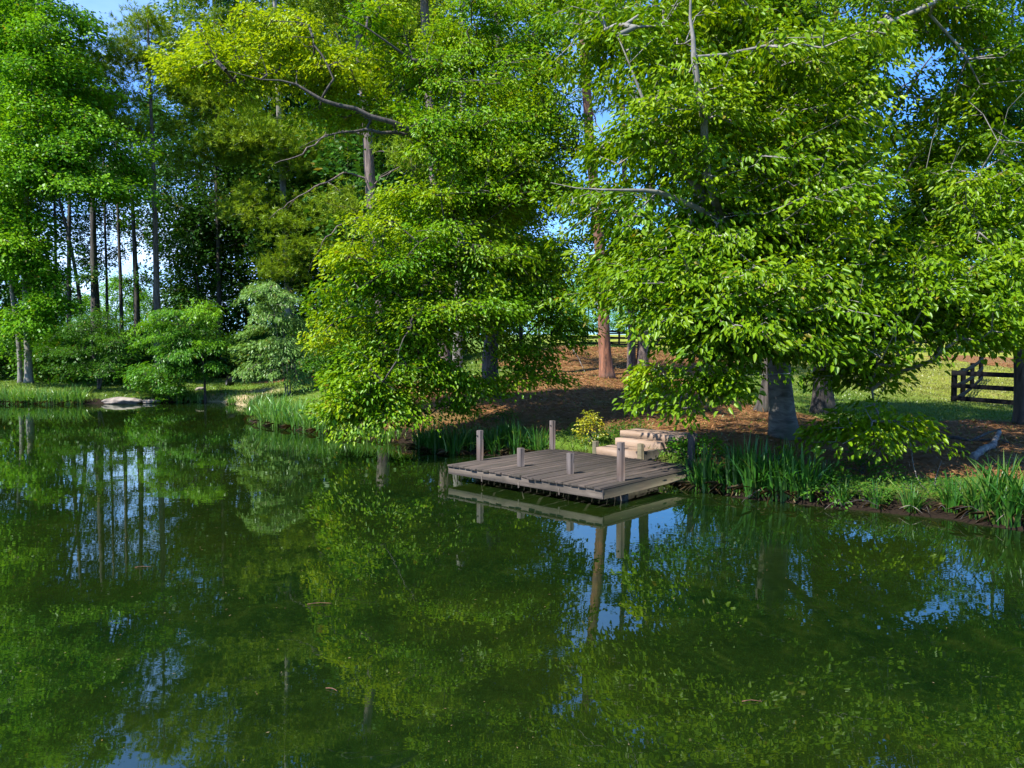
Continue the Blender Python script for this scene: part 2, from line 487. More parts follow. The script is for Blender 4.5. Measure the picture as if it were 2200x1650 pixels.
def ground_mat():
    m, nt = newmat('ground'); N = NT(nt)
    tc = N.n('ShaderNodeTexCoord').outputs['Object']
    def att(k):
        a = N.n('ShaderNodeAttribute'); a.attribute_name = k; return a.outputs['Fac']
    fine = N.noise(tc, 22, 6, 0.7)
    mid = N.noise(tc, 1.6, 6, 0.6)
    big = N.noise(tc, 0.35, 4)
    stretch = N.noise(N.mapping(tc, (18, 60, 30)), 1.0, 5, 0.7, 1.5)
    grass = N.mixc(fine, (0.055, 0.125, 0.010), (0.135, 0.215, 0.020))
    grass = N.mixc(N.ramp(mid, [(0.45, (0, 0, 0)), (0.7, (0.8, 0.8, 0.8))]), grass, (0.15, 0.17, 0.025))
    dry = N.mixc(fine, (0.16, 0.20, 0.018), (0.28, 0.30, 0.035))
    dry = N.mixc(N.ramp(mid, [(0.5, (0, 0, 0)), (0.7, (0.8, 0.8, 0.8))]), dry, (0.28, 0.22, 0.07))
    grass = N.mixc(att('dry'), grass, dry)
    straw = N.mixc(stretch, (0.105, 0.042, 0.013), (0.34, 0.165, 0.058))
    straw = N.mixc(N.ramp(mid, [(0.4, (0, 0, 0)), (0.65, (0.75, 0.75, 0.75))]), straw, (0.17, 0.085, 0.035))
    straw = N.mixc(N.ramp(big, [(0.52, (0, 0, 0)), (0.66, (0.6, 0.6, 0.6))]), straw, (0.13, 0.12, 0.03))
    edge = N.math('ADD', att('straw'), N.math('MULTIPLY_ADD', mid, 1.0, -0.5))
    col = N.mixc(N.ramp(edge, [(0.38, (0, 0, 0)), (0.62, (1, 1, 1))]), grass, straw)
    sand = N.mixc(fine, (0.30, 0.22, 0.11), (0.45, 0.35, 0.20))
    col = N.mixc(att('sand'), col, sand)
    mud = N.mixc(fine, (0.008, 0.005, 0.003), (0.034, 0.021, 0.011))
    me_ = N.math('ADD', att('mud'), N.math('MULTIPLY_ADD', mid, 0.8, -0.4))
    col = N.mixc(N.ramp(me_, [(0.35, (0, 0, 0)), (0.65, (1, 1, 1))]), col, mud)
    p = N.n('ShaderNodeBsdfPrincipled'); p.inputs['Roughness'].default_value = 0.95
    p.inputs['Specular IOR Level'].default_value = 0.15
    N.l(col, p.inputs['Base Color'])
    b = N.n('ShaderNodeBump'); b.inputs['Strength'].default_value = 0.8; b.inputs['Distance'].default_value = 0.06
    N.l(N.math('ADD', fine, stretch), b.inputs['Height']); N.l(b.outputs[0], p.inputs['Normal'])
    o = N.n('ShaderNodeOutputMaterial'); N.l(p.outputs[0], o.inputs[0])
    return m


MUD = np.clip(1 - sm(0.05, 0.75, SD), 0, 1) * np.clip(1 - SAND, 0, 1)
MUD = np.maximum(MUD, 0)
o = mesh_np('ground', np.stack([gx, gy, HZ], 1), gf, ground_mat(), smooth=True,
            attrs={'straw': ST, 'mud': MUD, 'dry': DRY, 'sand': SAND})
tag(o, kind='structure')


# ------------------------------------------------------------------ water
def water_mat():
    m, nt = newmat('pond_water'); N = NT(nt)
    tc = N.n('ShaderNodeTexCoord').outputs['Object']
    weed = N.noise(N.mapping(tc, (2.6, 2.0, 1)), 1.0, 8, 0.68, 1.2)
    patch = N.noise(tc, 0.28, 4, 0.5)
    fleck = N.noise(N.mapping(tc, (9, 7, 1)), 1.0, 6, 0.7, 2.0)
    c = N.ramp(weed, [(0.32, (0.0018, 0.0072, 0.0016)), (0.55, (0.0046, 0.0125, 0.0020)), (0.72, (0.0135, 0.0235, 0.0032))])
    c = N.mixc(N.ramp(fleck, [(0.56, (0, 0, 0)), (0.70, (0.7, 0.7, 0.7))]), c, (0.018, 0.034, 0.0045))
    c = N.mixc(N.ramp(patch, [(0.40, (0, 0, 0)), (0.62, (0.55, 0.55, 0.55))]), c, (0.0105, 0.0165, 0.0017))
    d = N.n('ShaderNodeBsdfDiffuse'); N.l(c, d.inputs['Color'])
    g = N.n('ShaderNodeBsdfGlossy'); g.inputs['Roughness'].default_value = 0.012
    g.inputs['Color'].default_value = (0.86, 0.93, 0.88, 1)
    rip = N.noise(N.mapping(tc, (1.1, 2.4, 1)), 1.0, 3, 0.5, 0.4)
    rip2 = N.noise(N.mapping(tc, (5, 9, 1)), 1.0, 2, 0.5)
    b = N.n('ShaderNodeBump'); b.inputs['Strength'].default_value = 1.0; b.inputs['Distance'].default_value = 0.0011
    N.l(N.math('MULTIPLY_ADD', rip2, 0.12, rip), b.inputs['Height'])
    N.l(b.outputs[0], g.inputs['Normal'])
    fr = N.n('ShaderNodeFresnel'); fr.inputs['IOR'].default_value = 2.2
    N.l(b.outputs[0], fr.inputs['Normal'])
    mx = N.n('ShaderNodeMixShader'); N.l(fr.outputs[0], mx.inputs[0])
    N.l(d.outputs[0], mx.inputs[1]); N.l(g.outputs[0], mx.inputs[2])
    o = N.n('ShaderNodeOutputMaterial'); N.l(mx.outputs[0], o.inputs[0])
    return m


wv = np.array([[-60, -14, 0], [16, -14, 0], [16, 40, 0], [-60, 40, 0]], float)
tag(mesh_np('pond_water', wv, np.array([[0, 1, 2, 3]]), water_mat()), kind='structure')


# ------------------------------------------------------------------ foliage engine
def leaves(pos, fwd, nor, L, W, hi=True, fold=0.25, curl=0.18):
    fwd = nrm(fwd); s = nrm(np.cross(fwd, nor)); nor = np.cross(s, fwd)
    L = L[:, None]; W = W[:, None]
    n = len(pos)
    if hi:
        tip = pos + fwd * L - nor * L * curl
        v = np.stack([pos,
                      pos + fwd * L * .30 + s * W * .50 + nor * W * fold,
                      pos + fwd * L * .68 + s * W * .38 + nor * (W * fold * .7 - L * curl * .4),
                      tip,
                      pos + fwd * L * .68 - s * W * .38 + nor * (W * fold * .7 - L * curl * .4),
                      pos + fwd * L * .30 - s * W * .50 + nor * W * fold], 1).reshape(-1, 3)
        b = np.arange(n)[:, None] * 6
        f = np.concatenate([b + np.array([[0, 1, 2, 3]]), b + np.array([[0, 3, 4, 5]])])
        return v, f, 6
    v = np.stack([pos, pos + fwd * L * .45 + s * W * .5, pos + fwd * L - nor * L * curl, pos + fwd * L * .45 - s * W * .5], 1).reshape(-1, 3)
    b = np.arange(n)[:, None] * 4
    return v, b + np.array([[0, 1, 2, 3]]), 4


def lobe_points(lobes, r=rng, shell=0.5, dens=1.0, plate=.55, per=9, gaps=0.0):
    out = []; tint = []
    for lb in lobes:
        u, v, Y, ru, rv, rY, n = lb[:7]; n = int(n * dens)
        t = lb[7] if len(lb) > 7 else 0.0
        c = P(u, v, Y); k = Y / F
        m = max(2, int(round(n / per)))                     # flat leafy boughs, each carrying several twigs
        d = nrm(r.normal(size=(m, 3)))
        rad = r.random(m) ** shell * (.74 + .52 * r.random(m))
        ext = np.array([ru * k, rY, rv * k]); pl = min(plate, .75 * min(ext[0], ext[1]))
        q = d * rad[:, None] * np.maximum(ext - pl * np.array([.35, .35, .05]), ext * .5)
        if gaps:
            w_ = c + q; g_ = np.sin(w_[:, 0] * 3.1 + 1.7 * np.sin(w_[:, 2] * 2.3)) * np.cos(w_[:, 2] * 3.7 + 1.3 * np.sin(w_[:, 0] * 1.9)) + .4 * np.sin(w_[:, 1] * 4.1)
            q = q[g_ > np.quantile(g_, gaps)]; m = len(q)
        which = r.integers(0, m, n)
        o_ = q[which]; a_ = r.random(n) * 6.283; e_ = np.sqrt(r.random(n)) * pl * (.5 + .9 * r.random(m))[which]
        hx, hy = np.cos(a_) * e_, np.sin(a_) * e_
        out_dir = nrm(q * np.array([1, 1, 0]) + 1e-6)[which]  # boughs tilt outward and down
        tilt = (r.normal(.34, .25, m))[which]
        hz_ = -(hx * out_dir[:, 0] + hy * out_dir[:, 1]) * tilt + r.normal(0, .05 * pl, n) - .14 * e_ ** 2 / pl
        out.append(c + o_ + np.stack([hx, hy, hz_], 1)); tint.append(np.full(n, t) + r.normal(0, .22, m)[which] + r.normal(0, .12, n))
    return np.concatenate(out), np.concatenate(tint)


def grow(skel, srad, cl, r=rng, seg=0.5, up=0.25, reach=1.0):
    """attach every cluster to the nearest skeleton node; returns nodes, parent, radius, direction at the clusters"""
    nodes = [np.asarray(p) for p in skel]; par = [-1] * len(nodes)
    fixed = list(srad)
    arr = np.zeros((len(nodes) + len(cl) * 14, 3)); arr[:len(nodes)] = skel
    cost = np.zeros(len(arr)); m = len(nodes)
    d0 = np.min(np.linalg.norm(cl[:, None] - np.asarray(skel)[None], axis=2), axis=1)
    order = np.argsort(d0)
    cdir = np.zeros_like(cl); cnode = np.zeros(len(cl), int)
    for i in order:
        c = cl[i]
        dd = np.linalg.norm(arr[:m] - c, axis=1)
        j = int(np.argmin(dd + 0.35 * cost[:m] + 0.35 * np.maximum(arr[:m, 2] - c[2], 0) + np.where(dd < .12, 9, 0)))
        a = arr[j]; L = dd[j]
        k = max(1, min(12, int(L / seg)))
        bow = np.array([0, 0, up * L]) + r.normal(0, 0.10 * L, 3)
        prev = j
        for q in range(1, k + 1):
            t = q / k
            p = a + (c - a) * t + bow * (t * (1 - t) * 1.6)
            if q < k: p = p + r.normal(0, 0.05 * min(L, 1.5), 3)
            if m >= len(arr): break
            arr[m] = p; cost[m] = cost[j] + L * t
            par.append(prev); fixed.append(0.0); prev = m; m += 1
        cnode[i] = prev
        cdir[i] = c - arr[par[prev]] if par[prev] >= 0 else c - a
    return arr[:m], np.array(par), np.array(fixed), nrm(cdir), cnode


def branch_mesh(mb, nodes, par, fixed, r0=0.006, expo=2.4, rmax=0.09, rmin=0.004):
    n = len(nodes); acc = np.zeros(n)
    kids = np.zeros(n, int)
    for i in range(n):
        if par[i] >= 0: kids[par[i]] += 1
    for i in range(n - 1, -1, -1):
        if kids[i] == 0: acc[i] += r0 ** expo
        if par[i] >= 0: acc[par[i]] += acc[i]
    rad = np.clip(acc ** (1 / expo), rmin, rmax)
    e = np.array([(par[i], i) for i in range(n) if par[i] >= 0])
    if not len(e): return
    A = nodes[e[:, 0]]; B = nodes[e[:, 1]]
    rb = rad[e[:, 1]]; ra = np.where(fixed[e[:, 0]] > 0, rb * 1.15, np.minimum(rad[e[:, 0]], rb * 1.8))
    d = nrm(B - A); ref = np.where(np.abs(d[:, :1]) < 0.9, np.array([[1., 0, 0]]), np.array([[0, 1., 0]]))
    s = nrm(np.cross(d, ref)); t = np.cross(d, s)
    for big in (True, False):
        sel = (rb > 0.02) == big
        if not sel.any(): continue
        k = 6 if big else 3
        ang = np.linspace(0, 2 * np.pi, k, endpoint=False)
        ring = s[sel][:, None] * np.cos(ang)[None, :, None] + t[sel][:, None] * np.sin(ang)[None, :, None]
        va = A[sel][:, None] + ring * ra[sel][:, None, None]
        vb = (B[sel] + d[sel] * rb[sel][:, None] * .5)[:, None] + ring * rb[sel][:, None, None]
        v = np.concatenate([va, vb], 1).reshape(-1, 3)
        m = sel.sum(); b = np.arange(m)[:, None, None] * (2 * k)
        q = np.arange(k); q2 = (q + 1) % k
        f = b + np.stack([q, q2, k + q2, k + q], 1)[None]
        mb.add(v, f.reshape(-1, 4))


PLATE = {'beech': .62, 'maple': .58, 'broad': .95, 'layer': .7, 'fern': .6}
STYLES = {  # per cluster: leaves, spray length, spray width, thickness, leaf length, leaf width/length, hi, droop, tilt
    'beech': dict(n=25, sl=.50, sw=.29, th=.05, L=.112, W=.45, hi=True, droop=.40, tilt=.50),
    'maple': dict(n=28, sl=.48, sw=.30, th=.08, L=.092, W=.52, hi=True, droop=.35, tilt=.50),
    'broad': dict(n=40, sl=.80, sw=.55, th=.16, L=.16, W=.62, hi=False, droop=.25, tilt=.5),
    'wood': dict(n=60, sl=1.15, sw=.85, th=.30, L=.25, W=.62, hi=False, droop=.2, tilt=.55),
    'layer': dict(n=42, sl=.55, sw=.40, th=.05, L=.11, W=.36, hi=False, droop=.28, tilt=.3),
    'fern': dict(n=44, sl=.55, sw=.28, th=.05, L=.13, W=.30, hi=False, droop=.45, tilt=.35),
    'shrub': dict(n=30, sl=.42, sw=.36, th=.16, L=.11, W=.5, hi=False, droop=.2, tilt=.6),
}


def spray(cl, cdir, tint, st, r=rng):
    S = STYLES[st] if isinstance(st, str) else st
    n = S['n']; N = len(cl)
    f = cdir.copy(); f[:, 2] = f[:, 2] * 0.45 - S['droop'] * 0.5
    f = nrm(f + r.normal(0, .18, f.shape))
    upv = np.array([0, 0, 1.0]) + r.normal(0, .22, (N, 3))
    s = nrm(np.cross(f, upv)); up = np.cross(s, f)
    t = r.random((N, n)) * 1.25 - 0.55
    sgn = np.where(r.random((N, n)) < .5, -1.0, 1.0)
    wmax = S['sw'] * np.clip(1.05 - np.abs(t) ** 1.6, .15, 1)
    lat = sgn * np.sqrt(r.random((N, n))) * wmax
    th = r.normal(0, S['th'], (N, n))
    sc = (0.75 + 0.5 * r.random(N))[:, None]
    pos = cl[:, None] + (f[:, None] * (t * S['sl'] * sc)[..., None] + s[:, None] * (lat * sc)[..., None] + up[:, None] * (th - 0.35 * lat ** 2 / max(S['sw'], .1) * .5 - .12 * np.clip(t, 0, 1) ** 2 * S['sl'])[..., None])
    lf = f[:, None] * (0.75 + .3 * r.random((N, n)))[..., None] + s[:, None] * (sgn * (0.35 + .6 * r.random((N, n))))[..., None]
    lf = lf + r.normal(0, .25, lf.shape); lf[..., 2] -= S['droop'] * (0.5 + r.random((N, n)))
    ln = up[:, None] + r.normal(0, S['tilt'], (N, n, 3))
    L = S['L'] * (0.65 + .6 * r.random((N, n)))
    W = L * S['W'] * (0.85 + .3 * r.random((N, n)))
    v, fc, k = leaves(pos.reshape(-1, 3), lf.reshape(-1, 3), ln.reshape(-1, 3), L.ravel(), W.ravel(), S['hi'])
    ti = np.clip(np.repeat(tint, n) + r.normal(0, .15, N * n), 0, 1)
    return v, fc, np.repeat(ti, k)


def tufts(cl, cdir, tint, r=rng, n=60, L=.15, W=.013, spread=.36):
    """pine needles: several brushes per cluster"""
    N = len(cl); B = 6; per = n // B
    off = r.normal(0, 1, (N, B, 3)) * np.array([spread, spread, spread * .42])
    f = cdir.copy(); f[:, 2] = np.clip(f[:, 2], -.2, .4) + .15
    bd = nrm(f[:, None] + r.normal(0, .45, (N, B, 3)))
    base = cl[:, None] + off
    nd = nrm(bd[:, :, None] * .75 + r.normal(0, .55, (N, B, per, 3)))
    pos = base[:, :, None] + bd[:, :, None] * (r.random((N, B, per, 1)) * .16)
    pos = np.broadcast_to(pos, nd.shape).reshape(-1, 3)
    nn = r.normal(0, 1, (len(pos), 3))
    LL = L * (.7 + .6 * r.random(len(pos)))
    v, fc, k = leaves(pos, nd.reshape(-1, 3), nn, LL, np.full(len(pos), W) * (.8 + .4 * r.random(len(pos))), False, curl=.1)
    ti = np.clip(np.repeat(tint, B * per) + r.normal(0, .12, len(pos)), 0, 1)
    return v, fc, np.repeat(ti, k)


def trunk_mesh(mb, pts, r0, r1, flare=0.55, sides=16, rough=.04, seed=0, step=.22):
    r = np.random.default_rng(seed)
    sp = spline(pts, step)
    s = np.concatenate([[0], np.cumsum(np.linalg.norm(np.diff(sp, axis=0), axis=1))])
    t = s / s[-1]
    rad = r0 + (r1 - r0) * t ** .85
    ang = np.linspace(0, 2 * np.pi, sides, endpoint=False)
    ph = r.random(4) * 6.28
    roots = 0.5 + 0.5 * np.cos(ang * 3 + ph[0]) * np.cos(ang * 2 + ph[1])
    fl = np.ones((len(sp), sides))
    for i in range(len(sp)):
        k = math.exp(-s[i] / (r0 * 2.0))
        fl[i] = 1 + flare * k * (0.45 + 1.0 * roots ** 1.5) + rough * np.sin(ang * 5 + s[i] * 1.7 + ph[2]) * .5 + rough * np.sin(ang * 3 - s[i] * 2.9 + ph[3])
    mb.tube(sp, rad, sides, flare=fl)
    return sp, rad


def tree(name, label, cat, trunks, lobes, style, leafm, barkm, limbs=(), group=None, seed=1, needle=None, branchm=None, seg=.5,
         flare=.55, r0=.006, rmax=.09, dead=(), up=.25, sink=.12, shell=.42, dens=1.0):
    """trunks / limbs / dead: ([(u, v, Y), ...], radius at the foot, radius at the top)"""
    r = np.random.default_rng(seed)
    base = P(*trunks[0][0][0]); base[2] = hz(base[0], base[1])
    root = thing(name, label, cat, tuple(base), group=group)
    tb = MB(); skel = []; srad = []
    for k, (px, ra, rb) in enumerate(trunks):
        pts = [P(*q) for q in px]
        pts[0][2] = hz(pts[0][0], pts[0][1]) - sink
        sp, rd = trunk_mesh(tb, pts, ra, rb, flare, seed=seed * 7 + k)
        lo = base[2] + 1.4
        keep = [i for i in range(0, len(sp)) if sp[i][2] > lo]
        skel += [sp[i] for i in keep]; srad += [rd[i] for i in keep]
    tb.build('trunk', M[barkm], root, True, base)
    bb = MB(); some = False
    for px, ra, rb in limbs:
        sp = spline([P(*q) for q in px], .3)
        sp = sp + np.concatenate([[np.zeros(3)], r.normal(0, .02, (len(sp) - 1, 3))])
        rd = np.linspace(ra, rb, len(sp)) * np.clip((len(sp) - np.arange(len(sp))) / (.3 * len(sp)), .18, 1); bb.tube(sp, rd, 9)
        skel += list(sp); srad += list(rd); some = True
    for px, ra, rb in dead:
        sp = spline([P(*q) for q in px], .25)
        sp = sp + np.concatenate([[np.zeros(3)], r.normal(0, .035, (len(sp) - 1, 3))])
        db = MB()
        rd = np.linspace(ra, rb, len(sp)); db.tube(sp, rd, 6)
        for q in range(3):                                  # side twigs
            i = r.integers(len(sp) // 3, len(sp)); L = .4 + .9 * r.random()
            dirv = nrm(np.array([r.normal(-.3, .6), r.normal(0, .5), r.normal(-.35, .5)]))
            tw = spline([sp[i], sp[i] + dirv * L * .5 + r.normal(0, .05, 3), sp[i] + dirv * L + np.array([0, 0, -.12 * L])], .2)
            db.tube(tw, np.linspace(rd[i] * .5, .004, len(tw)), 4)
        db.build('dead_limb', M[branchm or barkm], root, True, base)
    if lobes:
        cl, ti = lobe_points(lobes, r, shell, dens, .85 if needle else PLATE[style], 6 if needle else 9, .28 if style in ('maple', 'broad', 'fern') and not needle else 0)
        g = np.array([hz(*c[:2]) if c[2] < 3 else 0 for c in cl])
        ok = cl[:, 2] > g + .12
        cl, ti = cl[ok], ti[ok]
        nodes, par, fixed, cdir, cn = grow(skel, srad, cl, r, seg, up)
        branch_mesh(bb, nodes, par, fixed, r0, rmax=rmax); some = True
    if some: bb.build('branches', M[branchm or barkm], root, True, base)
    if lobes:
        if needle: v, f, t = tufts(cl, cdir, ti, r, **needle)
        else: v, f, t = spray(cl, cdir, ti, style, r)
        mesh_np('crown', v - base, f, M[leafm], root, tint=t)
    return root


# ------------------------------------------------------------------ the dock
DZ = 0.29
dock = thing('dock', 'weathered grey wooden dock with eight short posts standing in the pond', 'dock', (-1.09, 12.94, 0), math.radians(-43))
LD, WD = 3.25, 2.74
b = MB()
nb = 23; bw = LD / nb
for i in range(nb):
    x = bw * (i + .5)
    e0 = -0.035 + rng.normal(0, .011); e1 = WD + rng.normal(0, .012)
    b.box((x, (e0 + e1) / 2, DZ - .016 + rng.normal(0, .0025)), (bw - .009 - abs(rng.normal(0, .003)), e1 - e0, .032), bevel=.005, jit=.002)
def rotwood(mb, *a): return mb
# planks run along local y; their grain is laid along y by the material copy below
M['deck_y'] = wood_mat('weathered_planks', (0.013, 0.009, 0.006), (0.098, 0.069, 0.049), (0.024, 0.018, 0.009), (22, 1.2, 22))
b.build('deck_boards', M['deck_y'], dock)
b = MB(); b.box((LD / 2, .012, DZ - .032 - .066), (LD, .038, .13), bevel=.004); b.build('front_fascia', M['fascia'], dock)
M['side_y'] = wood_mat('mossy_side_board', (0.03, 0.023, 0.012), (0.10, 0.075, 0.038), (0.06, 0.055, 0.028), (20, 1.2, 20))
for x in (0.022, LD - .022):
    b = MB(); b.box((x, WD / 2 + .02, DZ - .032 - .072), (.04, WD - .03, .14), bevel=.004); b.build('side_board', M['side_y'], dock)
for x in (.80, 1.62, 2.44):
    b = MB(); b.box((x, WD / 2 + .02, DZ - .032 - .073), (.04, WD - .04, .142), bevel=.004); b.build('joist', M['piling'], dock)
    b = MB(); b.box((x + .02, -.013, DZ - .15), (.022, .012, .10), bevel=.002); b.build('bracket', M['fascia'], dock)
b = MB(); b.box((LD / 2, .70, DZ - .032 - .22), (LD - .12, .09, .14), bevel=.004); b.build('beam', M['piling'], dock)
posts = [(.06, .69, .53), (1.07, .68, .31), (2.13, .66, .33), (3.10, .67, .58), (.06, 2.70, .56), (.99, 2.86, .22), (2.06, 2.80, .27), (3.11, 2.72, .56)]
for i, (x, y, h) in enumerate(posts):
    b = MB()
    c = rng.normal(0, .006, 2)
    b.box((x + c[0], y + c[1], DZ + (h - .30) / 2), (.092, .092, h + .30), ax=[[1, 0, rng.normal(0, .006)], [0, 1, rng.normal(0, .006)], [0, 0, 1]], bevel=.006, jit=.002)
    p = b.build('post', M['side'] if i in (5, 6) else M['post'], dock)
    if i in (5, 6): p['label'] = 'low greenish brown post beside the steps'
    if h > .5:
        b = MB(); b.tube([(x - .004, y - .049, DZ + h - .09), (x - .004, y - .060, DZ + h - .09)], .013, 8); b.build('bolt', M['iron'], p)
    b = MB(); b.tube([(x, y, -.9), (x + .01, y, -.2), (x, y, DZ - .18)], .075 + rng.normal(0, .004), 12); b.build('piling', M['piling'], dock)

# steps of new timber behind the dock
steps = thing('garden_steps', 'three stacked steps of pale new timber behind the grey dock', 'steps', tuple(dock.location), math.radians(-43))
def step(x0, x1, y0, y1, z0, z1, name='step'):
    b = MB(); n = 2
    for k in range(n):
        yy0 = y0 + (y1 - y0) * k / n; yy1 = y0 + (y1 - y0) * (k + 1) / n
        b.box(((x0 + x1) / 2, (yy0 + yy1) / 2, (z0 + z1) / 2), (x1 - x0, yy1 - yy0 - .004, z1 - z0), bevel=.004, jit=.002)
    return b.build(name, M['step'], steps)
step(1.05, 2.0, 2.80, 3.36, DZ - .06, DZ + .115)
step(1.08, 2.10, 3.37, 3.86, DZ + .02, DZ + .24)
step(1.02, 2.36, 3.62, 4.28, DZ + .243, DZ + .36)
b = MB(); b.box((2.06, 3.28, DZ + .03), (.09, .9, .17), bevel=.006); b.build('riser', M['piling'], steps)

# ------------------------------------------------------------------ fences
def fence(name, label, pts, hgt, rails, thick=.05, rail_w=.15, group=None):
    """pts: list of (x, y); posts at every point, rails between"""
    P3 = [np.array([x, y, hz(x, y)]) for x, y in pts]
    root = thing(name, label, 'fence', tuple(P3[0]), group=group)
    o = P3[0]
    for p in P3:
        b = MB(); b.box(p - o + np.array([0, 0, hgt / 2 - .15]), (.13, .13, hgt + .30), bevel=.01, jit=.004)
        b.build('post', M['fence'], root)
    for a, c in zip(P3[:-1], P3[1:]):
        for f in rails:
            A = a - o + np.array([0, 0, f * hgt]); B = c - o + np.array([0, 0, f * hgt])
            d = B - A; L = np.linalg.norm(d); ex = d / L
            ey = nrm(np.cross([0, 0, 1.0], ex)); ez = np.cross(ex, ey)
            b = MB(); b.box((A + B) / 2 - ey * .09, (L + .02, .03, rail_w), ax=[ex, ey, ez], bevel=.004)
            b.build('rail', M['fence'], root)
    return root


c0 = P(2048, 868, 25.5)[:2]
c1 = P(2204, 890, 22.9)[:2]
fence('paddock_fence', 'black three rail fence ending at the right edge of the picture', [c0, c1, c1 + (c1 - c0)], 1.10, (.16, .54, .92))
cb = [P(2068, 849, 28.2)[:2], P(2088, 835, 31.2)[:2], P(2106, 830, 34.2)[:2]]
fence('paddock_fence', 'black fence run going uphill behind the corner post on the right', [c0 + (cb[0] - c0) * .06] + cb, 1.10, (.16, .54, .92))
line = [P(u, 748, 54)[:2] for u in (1185, 1252, 1330, 1412, 1490, 1570, 1650, 1740, 1830, 1920, 2000)]
fence('pasture_fence', 'distant black rail fence along the crest behind the pine straw slope', line, 1.25, (.22, .58, .94))
line = [P(u, 741, 78)[:2] for u in (1300, 1350, 1400, 1455, 1510, 1565, 1620, 1680, 1740)]
fence('pasture_fence', 'second black fence far beyond the crest, seen small between the trunks', line, 1.25, (.22, .58, .94))

# ------------------------------------------------------------------ main trees
tree('beech_tree', 'grey smooth barked beech with spreading branches over the bank right of the dock', 'tree',
     [([(1682, 938, 15.05), (1678, 860, 15.05), (1672, 760, 15.05), (1680, 600, 15.0), (1700, 420, 15), (1715, 200, 15), (1720, -60, 15), (1730, -260, 15)], .245, .07)],
     [(1375, 610, 12.8, 115, 75, 1.4, 100), (1560, 640, 11.6, 180, 105, 1.5, 200), (1750, 660, 11.6, 180, 95, 1.5, 170), (1950, 640, 12, 170, 110, 1.5, 170),
      (2120, 640, 11.6, 120, 110, 1.5, 120), (1620, 725, 11.6, 190, 50, 1.1, 90), (1885, 912, 11.7, 115, 30, .7, 38, .1), (1860, 780, 12.4, 90, 50, 1.0, 30),
      (1415, 830, 12.3, 50, 55, .7, 26), (1530, 810, 11.8, 60, 55, .7, 26), (2100, 710, 11.6, 70, 34, .8, 30, .1),
      (1480, 480, 13, 170, 110, 2, 150), (1700, 450, 12.4, 180, 130, 2, 240, .15), (1880, 540, 13.5, 150, 60, 1.6, 100), (2090, 480, 13, 140, 110, 2, 150),
      (1470, 250, 13, 160, 130, 2.0, 150, .1), (1400, 120, 13, 100, 100, 1.6, 60, .2), (1520, 330, 11.6, 60, 60, .8, 22, .2), (1380, 300, 12, 60, 50, .8, 16, .1), (1680, 240, 12.8, 170, 150, 2.2, 260, .2), (1800, 110, 13.4, 110, 120, 2, 150, .15), (1560, 60, 14, 200, 90, 2.2, 190, .2),
      (2080, 320, 15, 110, 70, 2, 60), (2130, 130, 15, 130, 130, 2, 110), (1990, 30, 15, 140, 60, 2, 90), (1290, 440, 13.8, 90, 50, 1.2, 36),
      (1340, 540, 13.6, 80, 60, 1.2, 40), (1330, 80, 14.8, 110, 90, 1.6, 90, .2), (1285, 330, 14.6, 50, 40, 1, 14), (1600, -170, 14.5, 330, 120, 3, 160), (2000, -170, 15, 280, 130, 3, 140), (1800, 300, 17.5, 300, 220, 2, 200)],
     'beech', 'beech_leaf', 'bark_grey',
     limbs=[([(1676, 640, 15), (1600, 520, 13.6), (1540, 470, 12.4), (1450, 425, 11.9), (1380, 408, 11.7), (1290, 412, 11.6), (1180, 395, 11.6)], .085, .022),
            ([(1680, 600, 15), (1560, 490, 13.4), (1480, 380, 12.4), (1420, 290, 12.2), (1372, 190, 12.1), (1330, 80, 12.1)], .10, .03),
            ([(1690, 520, 15), (1580, 490, 13.2), (1530, 420, 12.2), (1512, 260, 11.7), (1492, 130, 11.5), (1480, -60, 11.5)], .085, .045),
            ([(1685, 740, 15), (1770, 690, 14.6), (1860, 650, 14.2), (1960, 580, 13.6), (2080, 540, 13.2)], .11, .035),
            ([(1690, 700, 15), (1640, 660, 14), (1600, 640, 13), (1540, 660, 12)], .05, .018),
            ([(1705, 420, 15), (1770, 300, 14.6), (1800, 190, 14.2), (1850, 60, 14)], .08, .03),
            ([(1690, 690, 15), (1800, 720, 13.6), (1860, 800, 12.6), (1880, 870, 12), (1900, 905, 11.6)], .035, .012),
            ([(1640, 700, 13.8), (1580, 700, 12.4), (1535, 760, 12), (1500, 830, 11.8)], .028, .010)],
     seed=11, flare=.45, branchm='bark_pale', seg=.45, dens=1.8)

